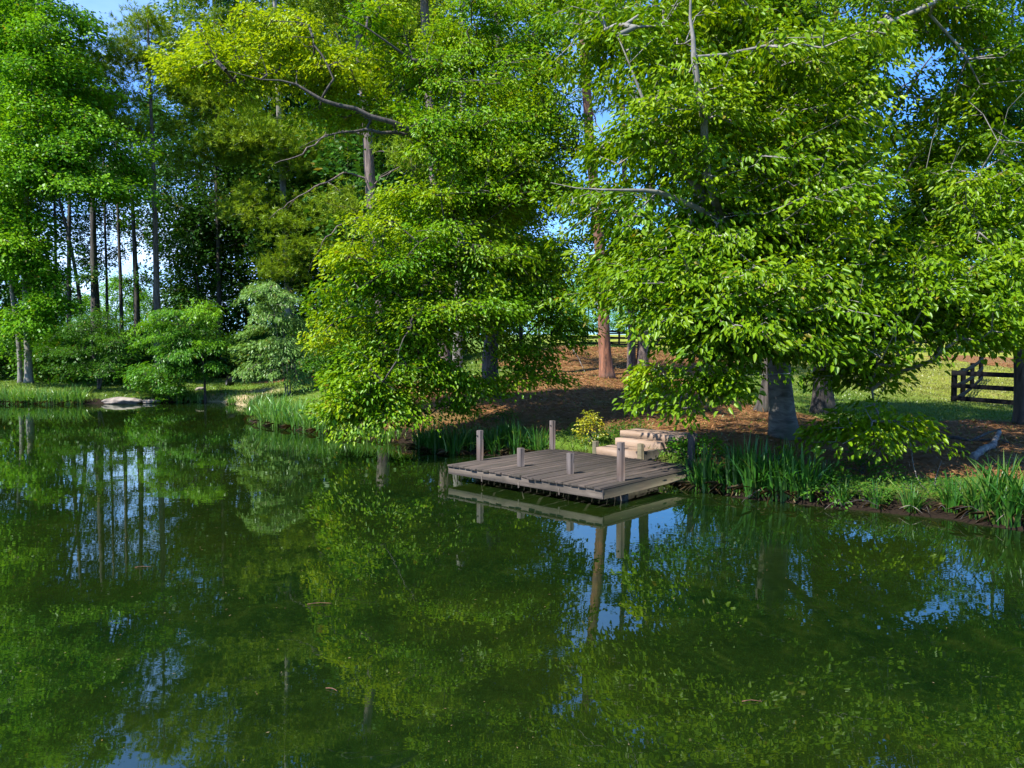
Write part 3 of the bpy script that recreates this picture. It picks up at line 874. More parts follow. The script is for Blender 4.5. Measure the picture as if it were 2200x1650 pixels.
tree('shade_tree', 'broad yellow green tree whose low branches droop over the water left of the dock', 'tree',
     [([(1055, 852, 21), (1053, 800, 21), (1058, 700, 21), (1072, 560, 20.6), (1085, 400, 20.2), (1080, 240, 20), (1070, 80, 20), (1065, -120, 20)], .235, .06)],
     [(470, 105, 17.5, 110, 50, 1.1, 120, .95), (600, 130, 17.3, 110, 65, 1.2, 130, .95), (740, 165, 18, 110, 75, 1.4, 140, .85), (840, 60, 18, 90, 70, 1.4, 80, 0.23),
      (420, 150, 17.3, 55, 40, .9, 40, 1.0), (620, 60, 17.5, 80, 40, 1, 50, .9), (500, 190, 17.3, 70, 30, .9, 36, .85), (730, 245, 17.8, 90, 30, 1, 40, 0.29),
      (1000, 90, 18, 120, 110, 2, 210, 0.23), (1150, 80, 19, 130, 110, 2, 180, 0.17), (1000, 260, 17, 110, 100, 2, 230, 0.27), (1150, 240, 18, 120, 110, 2, 210, 0.19),
      (1090, 380, 17, 130, 100, 2, 240, 0.21), (960, 430, 17, 90, 50, 1.4, 90, 0.23), (1190, 370, 19, 70, 80, 1.6, 80, 0.10), (1000, 540, 16.8, 170, 75, 1.8, 240, 0.19),
      (830, 540, 16.2, 80, 34, 1, 50, 0.32), (775, 600, 16, 65, 45, 1, 84, 0.40), (840, 690, 16, 120, 85, 1.4, 220, 0.32), (1030, 660, 16.7, 130, 75, 1.6, 190, 0.15),
      (1160, 600, 17, 80, 100, 1.5, 120, 0.10), (800, 800, 15.7, 85, 65, 1.1, 160, 0.29), (830, 868, 15.5, 110, 34, 1, 150, 0.27), (925, 800, 16, 70, 55, 1, 80, 0.21),
      (1135, 760, 16.7, 60, 50, .9, 50, 0.08), (1200, 690, 17, 50, 45, 1, 30, 0.06), (1080, -100, 19, 260, 100, 2.5, 180, 0.17), (1150, 480, 20, 120, 120, 2, 120, 0.06), (960, 600, 17.5, 200, 150, 2.2, 100, .2), (900, 450, 18, 90, 90, 1.6, 60, 0.25), (1050, 320, 18.5, 190, 220, 2.6, 240, 0.21), (930, 760, 16.6, 150, 110, 1.4, 70, .2), (705, 640, 15.8, 34, 20, .6, 12, .6), (700, 720, 15.6, 34, 18, .6, 12, .6), (712, 800, 15.4, 34, 18, .6, 14, .5), (715, 880, 15.3, 40, 16, .6, 16, .5), (960, 868, 15.8, 46, 18, .7, 14, .2), (1030, 835, 16.2, 44, 16, .7, 12, .1), (1180, 800, 16.6, 34, 22, .6, 10, .1), (1215, 740, 16.8, 26, 22, .6, 8, .1), (880, 400, 16.6, 70, 18, .8, 22, .5), (800, 480, 15.9, 60, 16, .7, 18, .6), (760, 545, 15.6, 56, 14, .7, 16, .8), (720, 690, 16, 40, 40, .8, 20, 0.38), (735, 830, 15.6, 40, 40, .7, 24, 0.38), (900, 180, 18, 120, 90, 1.6, 90, 0.29), (1115, 815, 16.6, 46, 22, .6, 18, 0.17)],
     'maple', 'maple_leaf', 'bark_dark',
     limbs=[([(1080, 330, 20.2), (1000, 350, 18.6), (930, 330, 17.6), (885, 280, 17.0), (800, 248, 16.7), (690, 215, 16.5), (640, 180, 16.4), (560, 170, 16.3), (480, 150, 16.3)], .10, .022),
            ([(1075, 420, 20.4), (960, 330, 18.4), (880, 292, 17.4), (790, 282, 17), (700, 290, 16.8), (640, 320, 16.8)], .075, .022),
            ([(1082, 200, 20), (960, 170, 18), (860, 110, 16.9), (790, 60, 16.6), (720, 30, 16.5)], .06, .02), ([(690, 215, 16.5), (715, 170, 16.4), (690, 120, 16.4), (670, 80, 16.4)], .03, .012),
            ([(1070, 560, 20.6), (980, 540, 18), (900, 560, 16), (820, 590, 15.2), (770, 620, 14.9)], .06, .016), ([(980, 540, 18), (920, 610, 16.4), (880, 700, 15.2), (850, 780, 14.7)], .035, .012), ([(1070, 470, 20.5), (1000, 460, 18), (950, 500, 16.2), (900, 520, 15.6), (840, 600, 15.2)], .04, .012),
            ([(1075, 520, 20.5), (1010, 600, 18.6), (930, 720, 17), (860, 820, 16.2), (820, 880, 15.7)], .055, .014),
            ([(1085, 420, 20.2), (1160, 400, 19), (1230, 340, 18.4)], .06, .02)],
     seed=23, branchm='bark_dark', seg=.45, dens=1.38,
     dead=[([(960, 470, 17), (900, 540, 16.2), (840, 600, 16), (800, 640, 15.9)], .016, .005)])

tree('shade_tree', 'dark leaved tree with a rough brown trunk just behind the grey beech', 'tree',
     [([(1766, 890, 20), (1768, 800, 20), (1772, 650, 20), (1782, 400, 20), (1790, 150, 20), (1795, -150, 20)], .25, .07)],
     [(1800, 300, 18.5, 150, 180, 2, 160), (1960, 480, 18, 150, 90, 2, 130), (2140, 380, 18, 120, 150, 2, 130), (1900, 640, 18, 150, 70, 2, 80), (1650, 330, 18.5, 130, 130, 2, 90), (1850, 20, 19, 220, 100, 2, 120), (1980, -120, 19, 260, 100, 2, 120)],
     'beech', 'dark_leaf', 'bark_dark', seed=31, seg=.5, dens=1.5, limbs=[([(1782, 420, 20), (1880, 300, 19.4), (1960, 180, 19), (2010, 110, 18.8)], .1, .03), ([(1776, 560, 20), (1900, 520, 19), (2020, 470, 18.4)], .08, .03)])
tree('understory_tree', 'slim dark trunk leaning out behind the left side of the grey beech', 'tree',
     [([(1640, 882, 20.5), (1650, 800, 20.5), (1652, 700, 20.5), (1640, 560, 20.5), (1625, 400, 20.5)], .16, .05)],
     [(1610, 480, 20, 130, 110, 1.6, 80)], 'beech', 'dark_leaf', 'bark_dark', seed=33, flare=1.1)
tree('edge_tree', 'dark trunk at the right edge of the picture with leafy boughs above the fence', 'tree',
     [([(2206, 905, 18), (2202, 800, 18), (2198, 650, 18), (2206, 400, 18), (2215, 100, 18), (2220, -150, 18)], .24, .08)],
     [(2190, 200, 17, 100, 200, 1.8, 130), (2190, 590, 15.8, 80, 110, 1.6, 90), (2080, 250, 17, 90, 60, 1.5, 36), (2100, 420, 17, 110, 60, 1.5, 60), (2330, 400, 17, 120, 300, 2, 120)],
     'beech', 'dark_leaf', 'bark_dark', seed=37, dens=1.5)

NE = dict(n=96, L=.24, W=.030, spread=.46)
tree('pine_tree', 'tall slender pine on the left bank with a bare grey trunk and thin top', 'tree',
     [([(339, 800, 38), (338, 690, 38), (331, 400, 38), (321, 150, 38), (317, 10, 38)], .20, .035)],
     [(316, 50, 38, 50, 45, 1.0, 34), (290, 120, 38, 90, 45, 1.4, 56), (200, 135, 38, 60, 38, 1.2, 30), (245, 205, 38, 110, 45, 1.5, 70), (370, 190, 38, 50, 34, 1, 26), (275, 285, 37.6, 80, 28, 1.3, 36), (400, 120, 38.5, 50, 34, 1, 20)],
     None, 'needles', 'bark_pine', seed=41, needle=NE, dens=1.5, flare=.2,
     dead=[([(334, 470, 38), (300, 440, 37.8), (270, 380, 37.6)], .03, .006), ([(336, 560, 38), (385, 520, 37.8), (410, 500, 37.7)], .02, .005), ([(337, 640, 38), (290, 625, 37.8)], .02, .005), ([(328, 330, 38), (295, 310, 37.9), (275, 260, 37.8)], .03, .006)])
tree('pine_tree', 'olive pine with heavy low boughs behind the silvery sapling', 'tree',
     [([(623, 805, 40), (618, 600, 40), (612, 470, 40), (604, 330, 40), (592, 60, 40), (588, -160, 40)], .24, .08)],
     [(450, 275, 39, 90, 65, 1.5, 95), (570, 300, 38.6, 110, 55, 1.5, 100), (500, 215, 39.4, 110, 45, 1.5, 70), (660, 330, 39, 80, 45, 1.4, 56), (640, 470, 38.6, 100, 28, 1.4, 58), (690, 540, 38.6, 100, 30, 1.4, 60),
      (600, 575, 38.8, 70, 24, 1.2, 32), (530, 430, 39.2, 70, 30, 1.2, 34), (540, 50, 40, 150, 50, 1.8, 80), (470, -30, 40, 120, 50, 1.6, 40), (700, 60, 40, 120, 60, 1.6, 60), (690, 440, 39.4, 80, 34, 1.3, 40), (600, 140, 40, 110, 50, 1.6, 50), (420, 340, 39, 50, 26, 1, 22)],
     None, 'needles', 'bark_pale', seed=43, needle=NE, dens=1.5, flare=.2)
tree('pine_tree', 'stout pine with grey plated bark and bare dead limbs behind the yellow green boughs', 'tree',
     [([(824, 790, 32), (820, 700, 32), (808, 550, 32), (796, 400, 32), (787, 250, 32), (772, 90, 32), (762, -160, 32)], .29, .14)],
     [(810, 10, 32, 150, 44, 1.6, 70), (700, -40, 32, 120, 50, 1.5, 50), (880, 330, 31, 70, 34, 1.2, 24), (740, 430, 32.6, 60, 30, 1.2, 26), (760, -140, 32, 220, 70, 2, 90), (880, 60, 32.5, 80, 50, 1.4, 34)],
     None, 'needles', 'bark_pine', seed=47, needle=NE, dens=1.5, flare=.3,
     dead=[([(789, 285, 32), (740, 284, 31.4), (700, 292, 31), (650, 330, 30.6), (590, 352, 30.2)], .06, .012), ([(795, 388, 32), (740, 372, 31.6), (690, 395, 31), (630, 430, 30.6), (575, 470, 30.2)], .05, .01),
           ([(800, 455, 32), (740, 480, 31), (700, 510, 30.6), (680, 550, 30.2)], .05, .01), ([(797, 400, 32), (850, 360, 31.4), (890, 325, 31)], .04, .012), ([(778, 150, 32), (740, 120, 31.6), (720, 60, 31.2)], .05, .012), ([(776, 120, 32), (840, 90, 31.6), (900, 110, 31.2)], .05, .012), ([(812, 620, 32), (860, 560, 31), (885, 545, 30.6)], .035, .01)])
tree('pine_tree', 'pine with a brown trunk close behind the yellow green tree, forking boughs high up', 'tree',
     [([(960, 828, 25), (950, 700, 25), (940, 520, 25), (930, 330, 25), (916, 100, 25), (905, -140, 25)], .20, .12)],
     [(880, -60, 25, 160, 60, 1.5, 60)], None, 'needles', 'bark_pine', seed=51, needle=NE, dens=1.5, flare=.3, dead=[([(934, 360, 25), (900, 320, 24.5), (880, 300, 24)], .05, .02)])
tree('pine_tree', 'thin grey pine trunk just right of the brown pine among the drooping leaves', 'tree',
     [([(983, 825, 24.4), (984, 740, 24.4), (988, 560, 24.4), (992, 300, 24.4), (995, -120, 24.4)], .17, .10)],
     [(1000, -80, 24.4, 140, 60, 1.5, 40)], None, 'needles', 'bark_pale', seed=53, needle=NE, dens=1.5, flare=.25)
tree('pine_tree', 'tall pine with reddish brown bark standing alone on the pine straw', 'tree',
     [([(1303, 812, 26), (1299, 740, 26), (1293, 600, 26), (1284, 480, 26), (1270, 340, 26), (1262, 220, 26), (1250, 20, 26), (1244, -200, 26)], .215, .12)],
     [(1235, 10, 26, 90, 50, 1.4, 24), (1250, -140, 26, 220, 70, 2, 70), (1290, 200, 26.5, 40, 24, .8, 6)], None, 'needles', 'bark_red', seed=57, needle=NE, dens=1.5, flare=.55,
     dead=[([(1262, 225, 26), (1290, 280, 25.7), (1320, 330, 25.5)], .03, .006)])
tree('twin_trunk_tree', 'pair of grey brown trunks rising from one foot on the straw slope', 'tree',
     [([(1379, 803, 29), (1382, 730, 29), (1388, 600, 29), (1398, 400, 29), (1404, 200, 29), (1408, -100, 29)], .22, .10),
      ([(1356, 804, 29), (1357, 700, 29), (1350, 560, 29), (1342, 380, 29), (1338, 160, 29)], .17, .06)],
     [(1380, 560, 28, 90, 60, 1.5, 40), (1300, 520, 28.4, 60, 40, 1.2, 16), (1420, 420, 28.5, 60, 40, 1.2, 18), (1300, 300, 28.5, 50, 50, 1.4, 14), (1360, 470, 28.5, 60, 50, 1.4, 20), (1400, 300, 28.5, 50, 60, 1.4, 16), (1300, -20, 29, 140, 70, 2, 50), (1440, 60, 29, 140, 90, 2, 60)],
     'broad', 'dark_leaf', 'bark_pine', seed=61, flare=.5)

tree('maple_tree', 'big leafy maple with a pale trunk at the far left bank', 'tree',
     [([(62, 822, 35), (60, 740, 35), (55, 600, 35), (58, 400, 35), (70, 200, 35), (80, 0, 35)], .17, .06),
      ([(44, 822, 35.3), (40, 740, 35.3), (22, 600, 35.3), (4, 420, 35.3), (-4, 250, 35.3)], .11, .04)],
     [(20, 60, 35, 110, 110, 2, 120, .25), (110, 130, 34.4, 60, 100, 1.8, 90, .25), (60, 250, 34, 100, 100, 2, 120, .15), (180, 290, 33.6, 90, 50, 1.6, 70, .1), (120, 350, 33.6, 120, 46, 1.6, 100, .2),
      (20, 430, 34, 70, 90, 1.6, 80, .2), (215, 405, 33.4, 85, 34, 1.4, 60, .2), (40, 560, 34, 80, 80, 1.6, 80, .1), (50, 690, 34, 80, 60, 1.5, 66, .15), (110, 650, 34, 40, 40, 1.2, 26, .1), (-80, 400, 35, 80, 300, 2, 120), (40, 170, 35, 130, 180, 2.2, 130, .2), (150, 210, 35, 110, 110, 2, 80, .2), (250, 340, 34.6, 70, 70, 1.6, 44, .2), (40, 480, 35, 90, 220, 2, 110, .15), (130, 60, 35, 60, 80, 1.6, 50, .2), (80, -80, 35, 140, 70, 2, 60)],
     'broad', 'green_leaf', 'bark_pale', seed=67, seg=.7, dens=1.7)

# slender dark trees of the wood seen against the bright gap on the left
woods_group = 'slender trees against the bright gap in the wood'
for k, (px, ra, lob, lab) in enumerate([
    ([(150, 800, 44), (148, 600, 44), (150, 380, 44), (155, 150, 44)], .16, [(150, 340, 44, 80, 40, 2, 30), (140, 230, 44, 80, 70, 2, 40)], 'straight dark trunk left of the leaning stem in the bright gap'),
    ([(182, 800, 45), (172, 650, 45), (150, 520, 45), (128, 430, 45), (110, 330, 45)], .15, [(110, 380, 45, 60, 30, 1.5, 16), (170, 560, 45, 40, 16, 1, 8)], 'dark stem leaning left across the bright gap'),
    ([(204, 800, 42), (203, 640, 42), (200, 500, 42), (196, 300, 42), (195, 120, 42)], .25, [(205, 585, 42, 24, 40, 1.0, 16), (200, 340, 42, 90, 50, 2, 46), (190, 150, 42, 60, 60, 2, 30)], 'thick dark trunk with ivy green leaves in the bright gap'),
    ([(262, 800, 43), (260, 640, 43), (253, 450, 43), (250, 300, 43)], .13, [(270, 350, 43, 60, 44, 1.8, 36), (285, 610, 43, 30, 14, 1, 6)], 'thin straight grey green trunk right of the thick dark one'),
    ([(296, 800, 46), (292, 600, 46), (284, 430, 46), (280, 300, 46)], .24, [(300, 370, 46, 60, 44, 1.8, 34), (310, 600, 46, 30, 40, 1.2, 10)], 'heavy dark trunk just left of the slender grey pine'),
    ([(118, 800, 47), (120, 600, 47), (117, 430, 47), (112, 300, 47)], .12, [(115, 330, 47, 50, 34, 1.5, 22)], 'thin dark trunk at the left end of the bright gap'),
    ([(232, 800, 48), (229, 600, 48), (224, 430, 48), (222, 280, 48)], .10, [(226, 320, 48, 50, 30, 1.5, 20)], 'thinnest dark stem between the thick trunk and the grey green one')]):
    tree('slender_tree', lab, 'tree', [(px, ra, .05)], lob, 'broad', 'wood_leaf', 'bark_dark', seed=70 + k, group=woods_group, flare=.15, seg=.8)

# the wood behind: three built trees, then copies
def wood_tree(seed, H, R, low, style='wood', leafm='wood_leaf', dens=1.0, label='', name='woodland_tree'):
    r = np.random.default_rng(seed)
    root = thing(name, label, 'tree', (0, 0, -50))
    tb = MB()
    pts = [np.array([0, 0, -.3])] + [np.array([r.normal(0, .15) * q, r.normal(0, .15) * q, H * q / 4]) for q in (1, 2, 3, 3.9)]
    sp, rd = trunk_mesh(tb, pts, .19, .04, .3, 10, seed=seed, step=.5)
    tb.build('trunk', M['bark_dark'], root, True)
    keep = [i for i in range(len(sp)) if sp[i][2] > low * .8]
    n = int(230 * dens)
    z = low + (H - low) * r.random(n) ** .9
    prof = np.interp((z - low) / (H - low), [0, .15, .45, .8, 1], [.55, .9, 1, .65, .12]) * R
    a = r.random(n) * 6.283; q = np.sqrt(r.random(n)) * prof
    lump = 1 + .22 * np.sin(a * 3 + z) + .15 * np.sin(a * 5 - 1.7 * z)
    cl = np.stack([np.cos(a) * q * lump, np.sin(a) * q * lump, z], 1)
    nodes, par, fixed, cdir, cn = grow([sp[i] for i in keep], [rd[i] for i in keep], cl, r, 1.0, .15)
    bb = MB(); branch_mesh(bb, nodes, par, fixed, .009); bb.build('branches', M['bark_dark'], root, True)
    v, f, t = spray(cl, cdir, np.clip(r.normal(0, .3, n), 0, 1), style, r)
    mesh_np('crown', v, f, M[leafm], root, tint=t)
    return root


wl = 'dark leafy tree in the dense wood behind the far bank'
wg = 'dark trees of the wood behind the pond'
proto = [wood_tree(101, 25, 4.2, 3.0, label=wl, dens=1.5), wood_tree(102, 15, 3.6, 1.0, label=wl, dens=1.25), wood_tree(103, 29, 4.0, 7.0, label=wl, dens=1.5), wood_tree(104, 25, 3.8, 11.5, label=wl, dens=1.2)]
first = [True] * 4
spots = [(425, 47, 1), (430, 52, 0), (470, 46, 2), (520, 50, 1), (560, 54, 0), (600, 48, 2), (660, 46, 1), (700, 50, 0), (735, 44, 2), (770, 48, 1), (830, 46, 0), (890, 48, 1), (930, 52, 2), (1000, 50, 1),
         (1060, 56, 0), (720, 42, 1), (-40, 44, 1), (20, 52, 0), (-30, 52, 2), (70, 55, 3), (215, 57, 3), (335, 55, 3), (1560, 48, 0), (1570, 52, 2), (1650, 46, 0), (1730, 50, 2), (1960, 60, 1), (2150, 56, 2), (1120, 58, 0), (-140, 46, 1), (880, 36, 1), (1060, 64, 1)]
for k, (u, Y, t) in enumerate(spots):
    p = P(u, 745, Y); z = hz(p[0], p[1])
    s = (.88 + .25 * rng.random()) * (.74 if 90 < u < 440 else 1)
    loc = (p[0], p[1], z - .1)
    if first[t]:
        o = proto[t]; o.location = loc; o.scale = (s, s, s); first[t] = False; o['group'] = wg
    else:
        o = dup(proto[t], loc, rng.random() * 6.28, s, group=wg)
# far trees beyond the pasture
fl = 'small looking leafy tree far beyond the pasture fence'
fg = 'far trees beyond the pasture'
fp = wood_tree(111, 11, 4.4, 1.5, leafm='green_leaf', label=fl, name='pasture_tree'); fp['group'] = fg
fs = [(1215, 84), (1262, 104), (1330, 112), (1415, 88), (1475, 108), (1535, 92), (1600, 84), (1660, 98), (1725, 86), (1800, 92), (1990, 96), (2070, 82), (2160, 90), (2260, 84), (130, 92), (190, 100), (255, 96), (60, 90), (310, 104), (400, 100), (1900, 110), (1160, 74), (2350, 80)]
for k, (u, Y) in enumerate(fs):
    p = P(u, 745, Y); loc = (p[0], p[1], hz(p[0], p[1]) - .2)
    s = .62 + .3 * rng.random()
    if k == 0: fp.location = loc; fp.scale = (s, s, s)
    else: dup(fp, loc, rng.random() * 6.28, s, scz=s * (.8 + .3 * rng.random()))

# small trees and shrubs of the far bank
tree('understory_tree', 'dark green layered little tree standing left of the round green one', 'tree',
     [([(213, 838, 33), (210, 800, 33), (200, 760, 33), (195, 700, 33)], .07, .03), ([(213, 838, 33), (222, 800, 33), (240, 750, 33)], .05, .02)],
     [(180, 790, 32.6, 70, 16, 1, 26), (250, 785, 32.4, 44, 16, 1, 18), (160, 750, 32.6, 60, 16, 1.2, 26), (240, 735, 32.4, 60, 18, 1.2, 30), (190, 705, 32.6, 70, 16, 1.2, 34), (215, 680, 32.6, 50, 14, 1, 22), (150, 715, 33, 40, 14, 1, 14), (280, 760, 32.4, 26, 14, .8, 8)],
     'layer', 'dark_leaf', 'bark_dark', dens=1.6, seed=121, flare=.3, seg=.35, up=.1)
tree('understory_tree', 'bright green round headed little tree with one thin dark trunk on the lawn', 'tree',
     [([(441, 838, 31.5), (438, 800, 31.5), (430, 750, 31.5), (405, 700, 31.5)], .055, .03)],
     [(390, 690, 31, 90, 34, 1.4, 80, .35), (430, 665, 31.2, 40, 18, .8, 20, .6), (330, 720, 31, 60, 34, 1.2, 46, .15), (455, 730, 31, 44, 34, 1.1, 40, .1), (340, 775, 30.8, 66, 40, 1.2, 60, .1), (400, 750, 31, 70, 34, 1.2, 54, .05), (330, 820, 30.8, 50, 26, 1, 40), (460, 790, 31.2, 30, 20, .8, 14), (395, 800, 31, 36, 26, .9, 26, .1)],
     'fern', 'shrub_leaf', 'bark_dark', dens=1.2, seed=123, flare=.3, seg=.35)
tree('silvery_sapling', 'pale silvery green sapling with several thin stems behind the reeds', 'tree',
     [([(615, 838, 28.5), (608, 790, 28.5), (596, 720, 28.5), (588, 660, 28.5), (582, 610, 28.5)], .030, .010), ([(618, 838, 28.5), (616, 770, 28.4), (606, 690, 28.3), (602, 630, 28.3)], .026, .010), ([(622, 838, 28.5), (627, 780, 28.6), (630, 700, 28.6), (632, 650, 28.6)], .026, .010)],
     [(582, 625, 28.4, 40, 30, .7, 40, .2), (620, 645, 28.2, 44, 24, .8, 34), (560, 680, 28.2, 50, 30, .9, 46, .1), (620, 700, 28.2, 56, 30, .9, 46), (545, 740, 28.2, 48, 26, .9, 40), (640, 750, 28.2, 60, 30, .9, 50), (560, 785, 28.2, 56, 24, .9, 44), (640, 800, 28.4, 56, 18, .9, 30), (680, 745, 28.4, 34, 14, .7, 12), (600, 740, 28, 40, 30, .8, 30)],
     'fern', 'silver_leaf', 'twig', dens=.9, seed=127, flare=.1, seg=.35)


def shrub(seed, R, H, n, style, leafm, label, name='shrub', group=None):
    r = np.random.default_rng(seed)
    root = thing(name, label, 'shrub', (0, 0, -50), group=group)
    a = r.random(n) * 6.283; q = np.sqrt(r.random(n)) * R; z = H * (.12 + .88 * r.random(n) ** .8)
    q *= np.sqrt(np.clip(1.05 - (z / H) ** 2, .05, 1)) * (1 + .2 * np.sin(3 * a + z * 3))
    cl = np.stack([np.cos(a) * q, np.sin(a) * q, z], 1)
    sk = [np.array([r.normal(0, .04), r.normal(0, .04), h]) for h in np.linspace(0, H * .4, 5)]
    nodes, par, fixed, cdir, cn = grow(sk, [.01] * 5, cl, r, .3, .2)
    bb = MB(); branch_mesh(bb, nodes, par, fixed, .004, rmax=.03)
    bb.tube([s for s in sk], .02, 5)
    bb.build('stem', M['bark_dark'], root, True)
    v, f, t = spray(cl, cdir, np.clip(r.normal(0, .3, n), 0, 1), style, r)
    mesh_np('foliage', v, f, M[leafm], root, tint=t)
    return root


sl = 'dark leafy shrub in the undergrowth along the edge of the wood'
sg = 'undergrowth shrubs along the edge of the wood'
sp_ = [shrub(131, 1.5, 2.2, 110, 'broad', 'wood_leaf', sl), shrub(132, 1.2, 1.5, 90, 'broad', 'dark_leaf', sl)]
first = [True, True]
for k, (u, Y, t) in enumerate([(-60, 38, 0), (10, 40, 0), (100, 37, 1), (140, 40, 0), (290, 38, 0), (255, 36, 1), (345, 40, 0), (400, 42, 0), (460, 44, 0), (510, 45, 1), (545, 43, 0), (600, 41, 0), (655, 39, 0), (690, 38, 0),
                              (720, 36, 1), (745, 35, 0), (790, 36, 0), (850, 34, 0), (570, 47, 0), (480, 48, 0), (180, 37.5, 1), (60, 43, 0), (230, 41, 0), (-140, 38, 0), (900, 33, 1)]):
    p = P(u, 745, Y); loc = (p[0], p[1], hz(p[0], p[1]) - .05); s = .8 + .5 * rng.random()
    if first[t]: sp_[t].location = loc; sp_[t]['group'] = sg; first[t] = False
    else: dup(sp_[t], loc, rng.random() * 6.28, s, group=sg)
o = shrub(135, 1.0, .75, 60, 'shrub', 'dark_leaf', 'low dark green bush at the water edge behind the pale rock')
p = on_ground(345, 846); o.location = tuple(p)
o = shrub(136, .7, .5, 40, 'shrub', 'shrub_leaf', 'small bright green bush at the water edge right of the pale rock')
p = on_ground(365, 860); o.location = tuple(p)
o = shrub(137, .22, .5, 20, dict(STYLES['shrub'], sl=.16, sw=.14, L=.05, n=22), 'shrub_leaf', 'small green plant on the sandy landing of the far bank')
p = on_ground(475, 850); o.location = tuple(p)
# by the dock
o = shrub(138, .30, .62, 46, dict(STYLES['shrub'], sl=.14, sw=.12, th=.06, L=.055, n=16, hi=True), 'yellow_leaf', 'yellow flowering bush behind the dock, left of the timber steps', 'flowering_bush')
p = on_ground(1268, 955); o.location = tuple(p)
o = shrub(139, .26, .36, 40, dict(STYLES['shrub'], sl=.14, sw=.12, th=.05, L=.06, n=16, hi=True), 'shrub_leaf', 'small leafy green bush between the timber steps and the right rear post')
p = np.array([3.05, 13.62, 0]); o.location = (p[0], p[1], max(hz(p[0], p[1]), .1))
o = shrub(140, .30, .34, 30, dict(STYLES['shrub'], sl=.16, sw=.14, th=.06, L=.06, n=16, hi=True), 'shrub_leaf', 'low green bush just behind the right rear post of the dock')
p = np.array([3.55, 13.5, 0]); o.location = (p[0], p[1], hz(p[0], p[1]))
wd = shrub(141, .38, .26, 22, dict(STYLES['shrub'], sl=.18, sw=.15, th=.05, L=.055, n=14, hi=True), 'dark_leaf', 'low leafy weed clump on the dark bank below the beech')
wgp = 'low weed clumps on the bank right of the dock'
wd['group'] = wgp
for k, (u, v) in enumerate([(1850, 1015), (1920, 1035), (1800, 1040), (1960, 1065), (1870, 1075), (2030, 1060), (1780, 1075), (1330, 935), (1370, 930), (1235, 935), (1310, 945), (1080, 905), (1030, 900)]):
    p = on_ground(u, v)
    if k == 0: wd.location = tuple(p)
    elif k < 7: dup(wd, tuple(p), rng.random() * 6.28, .6 + .5 * rng.random())
    else: dup(wd, tuple(p), rng.random() * 6.28, .6 + .4 * rng.random(), label='low leafy weed clump on the grassy bank behind the dock', group='low weed clumps behind the dock')


# ------------------------------------------------------------------ reeds
def reeds(seed, n, R, H, W, leafm, label, group=None, name='iris_clump'):
    r = np.random.default_rng(seed)
    root = thing(name, label, 'reeds', (0, 0, -50), group=group)
    K = 6
    a = r.random(n) * 6.283; q = np.sqrt(r.random(n)) * R
    base = np.stack([np.cos(a) * q, np.sin(a) * q, np.full(n, -.08)], 1)
    h = H * (.55 + .5 * r.random(n)); lean = (.08 + .62 * r.random(n) ** 1.3) * (q / R * .7 + .5)
    da = a + r.normal(0, .7, n); d = np.stack([np.cos(da), np.sin(da), np.zeros(n)], 1)
    flop = np.where(r.random(n) < .16, .75, .0)
    t = np.linspace(0, 1, K)
    side = np.stack([-np.sin(da + r.normal(0, .9, n)), np.cos(da), np.zeros(n)], 1); side = nrm(side)
    w = W * (.7 + .6 * r.random(n))
    vs = []
    for k in range(K):
        hh = h * (t[k] - (.30 * lean + flop * .62) * t[k] ** 3)
        p = base + d * (h * (lean + flop * .5) * t[k] ** 1.9)[:, None] + np.array([0, 0, 1]) * hh[:, None]
        ww = w * (1 - t[k] ** 2.2) * (.75 + .5 * min(t[k] * 3, 1)) * .5 + .0008
        vs += [p - side * ww[:, None], p + side * ww[:, None]]
    v = np.stack(vs, 1).reshape(-1, 3)
    b = np.arange(n)[:, None, None] * (2 * K); k = np.arange(K - 1) * 2
    f = (b + np.stack([k, k + 1, k + 3, k + 2], 1)[None]).reshape(-1, 4)
    ti = np.repeat(np.clip(r.normal(-.1, .35, n), 0, 1), 2 * K)
    mesh_np('blades', v, f, M[leafm], root, smooth=True, tint=ti)
    nd = n // 3                                            # dead bent leaves at the foot
    a = r.random(nd) * 6.283; L = .12 + .2 * r.random(nd)
    pos = np.stack([np.cos(a) * R * .7, np.sin(a) * R * .7, np.full(nd, .05)], 1)
    fw = np.stack([np.cos(a), np.sin(a), r.normal(.15, .25, nd)], 1)
    v, f, k = leaves(pos, fw, r.normal(0, .4, (nd, 3)) + [0, 0, 1], L, np.full(nd, .007), True, .1, .5)
    mesh_np('dead_leaves', v, f, M['dead_leaf'], root)
    return root


RP = [reeds(151, 85, .22, .86, .030, 'reed', ''), reeds(152, 70, .18, .80, .028, 'reed', ''), reeds(153, 110, .26, .78, .022, 'reed_light', ''), reeds(154, 90, .3, .62, .020, 'reed_light', '')]
used = set()
def put_reed(t, u, v, s, label, group, ground=True):
    p = on_ground(u, v)
    loc = (p[0], p[1], max(p[2], -.02))
    o = RP[t]
    if t not in used:
        used.add(t); o.location = loc; o.scale = (s, s, s); o.rotation_euler = (0, 0, rng.random() * 6.28); o['label'] = label; o['group'] = group
    else:
        dup(o, loc, rng.random() * 6.28, s, label, group)


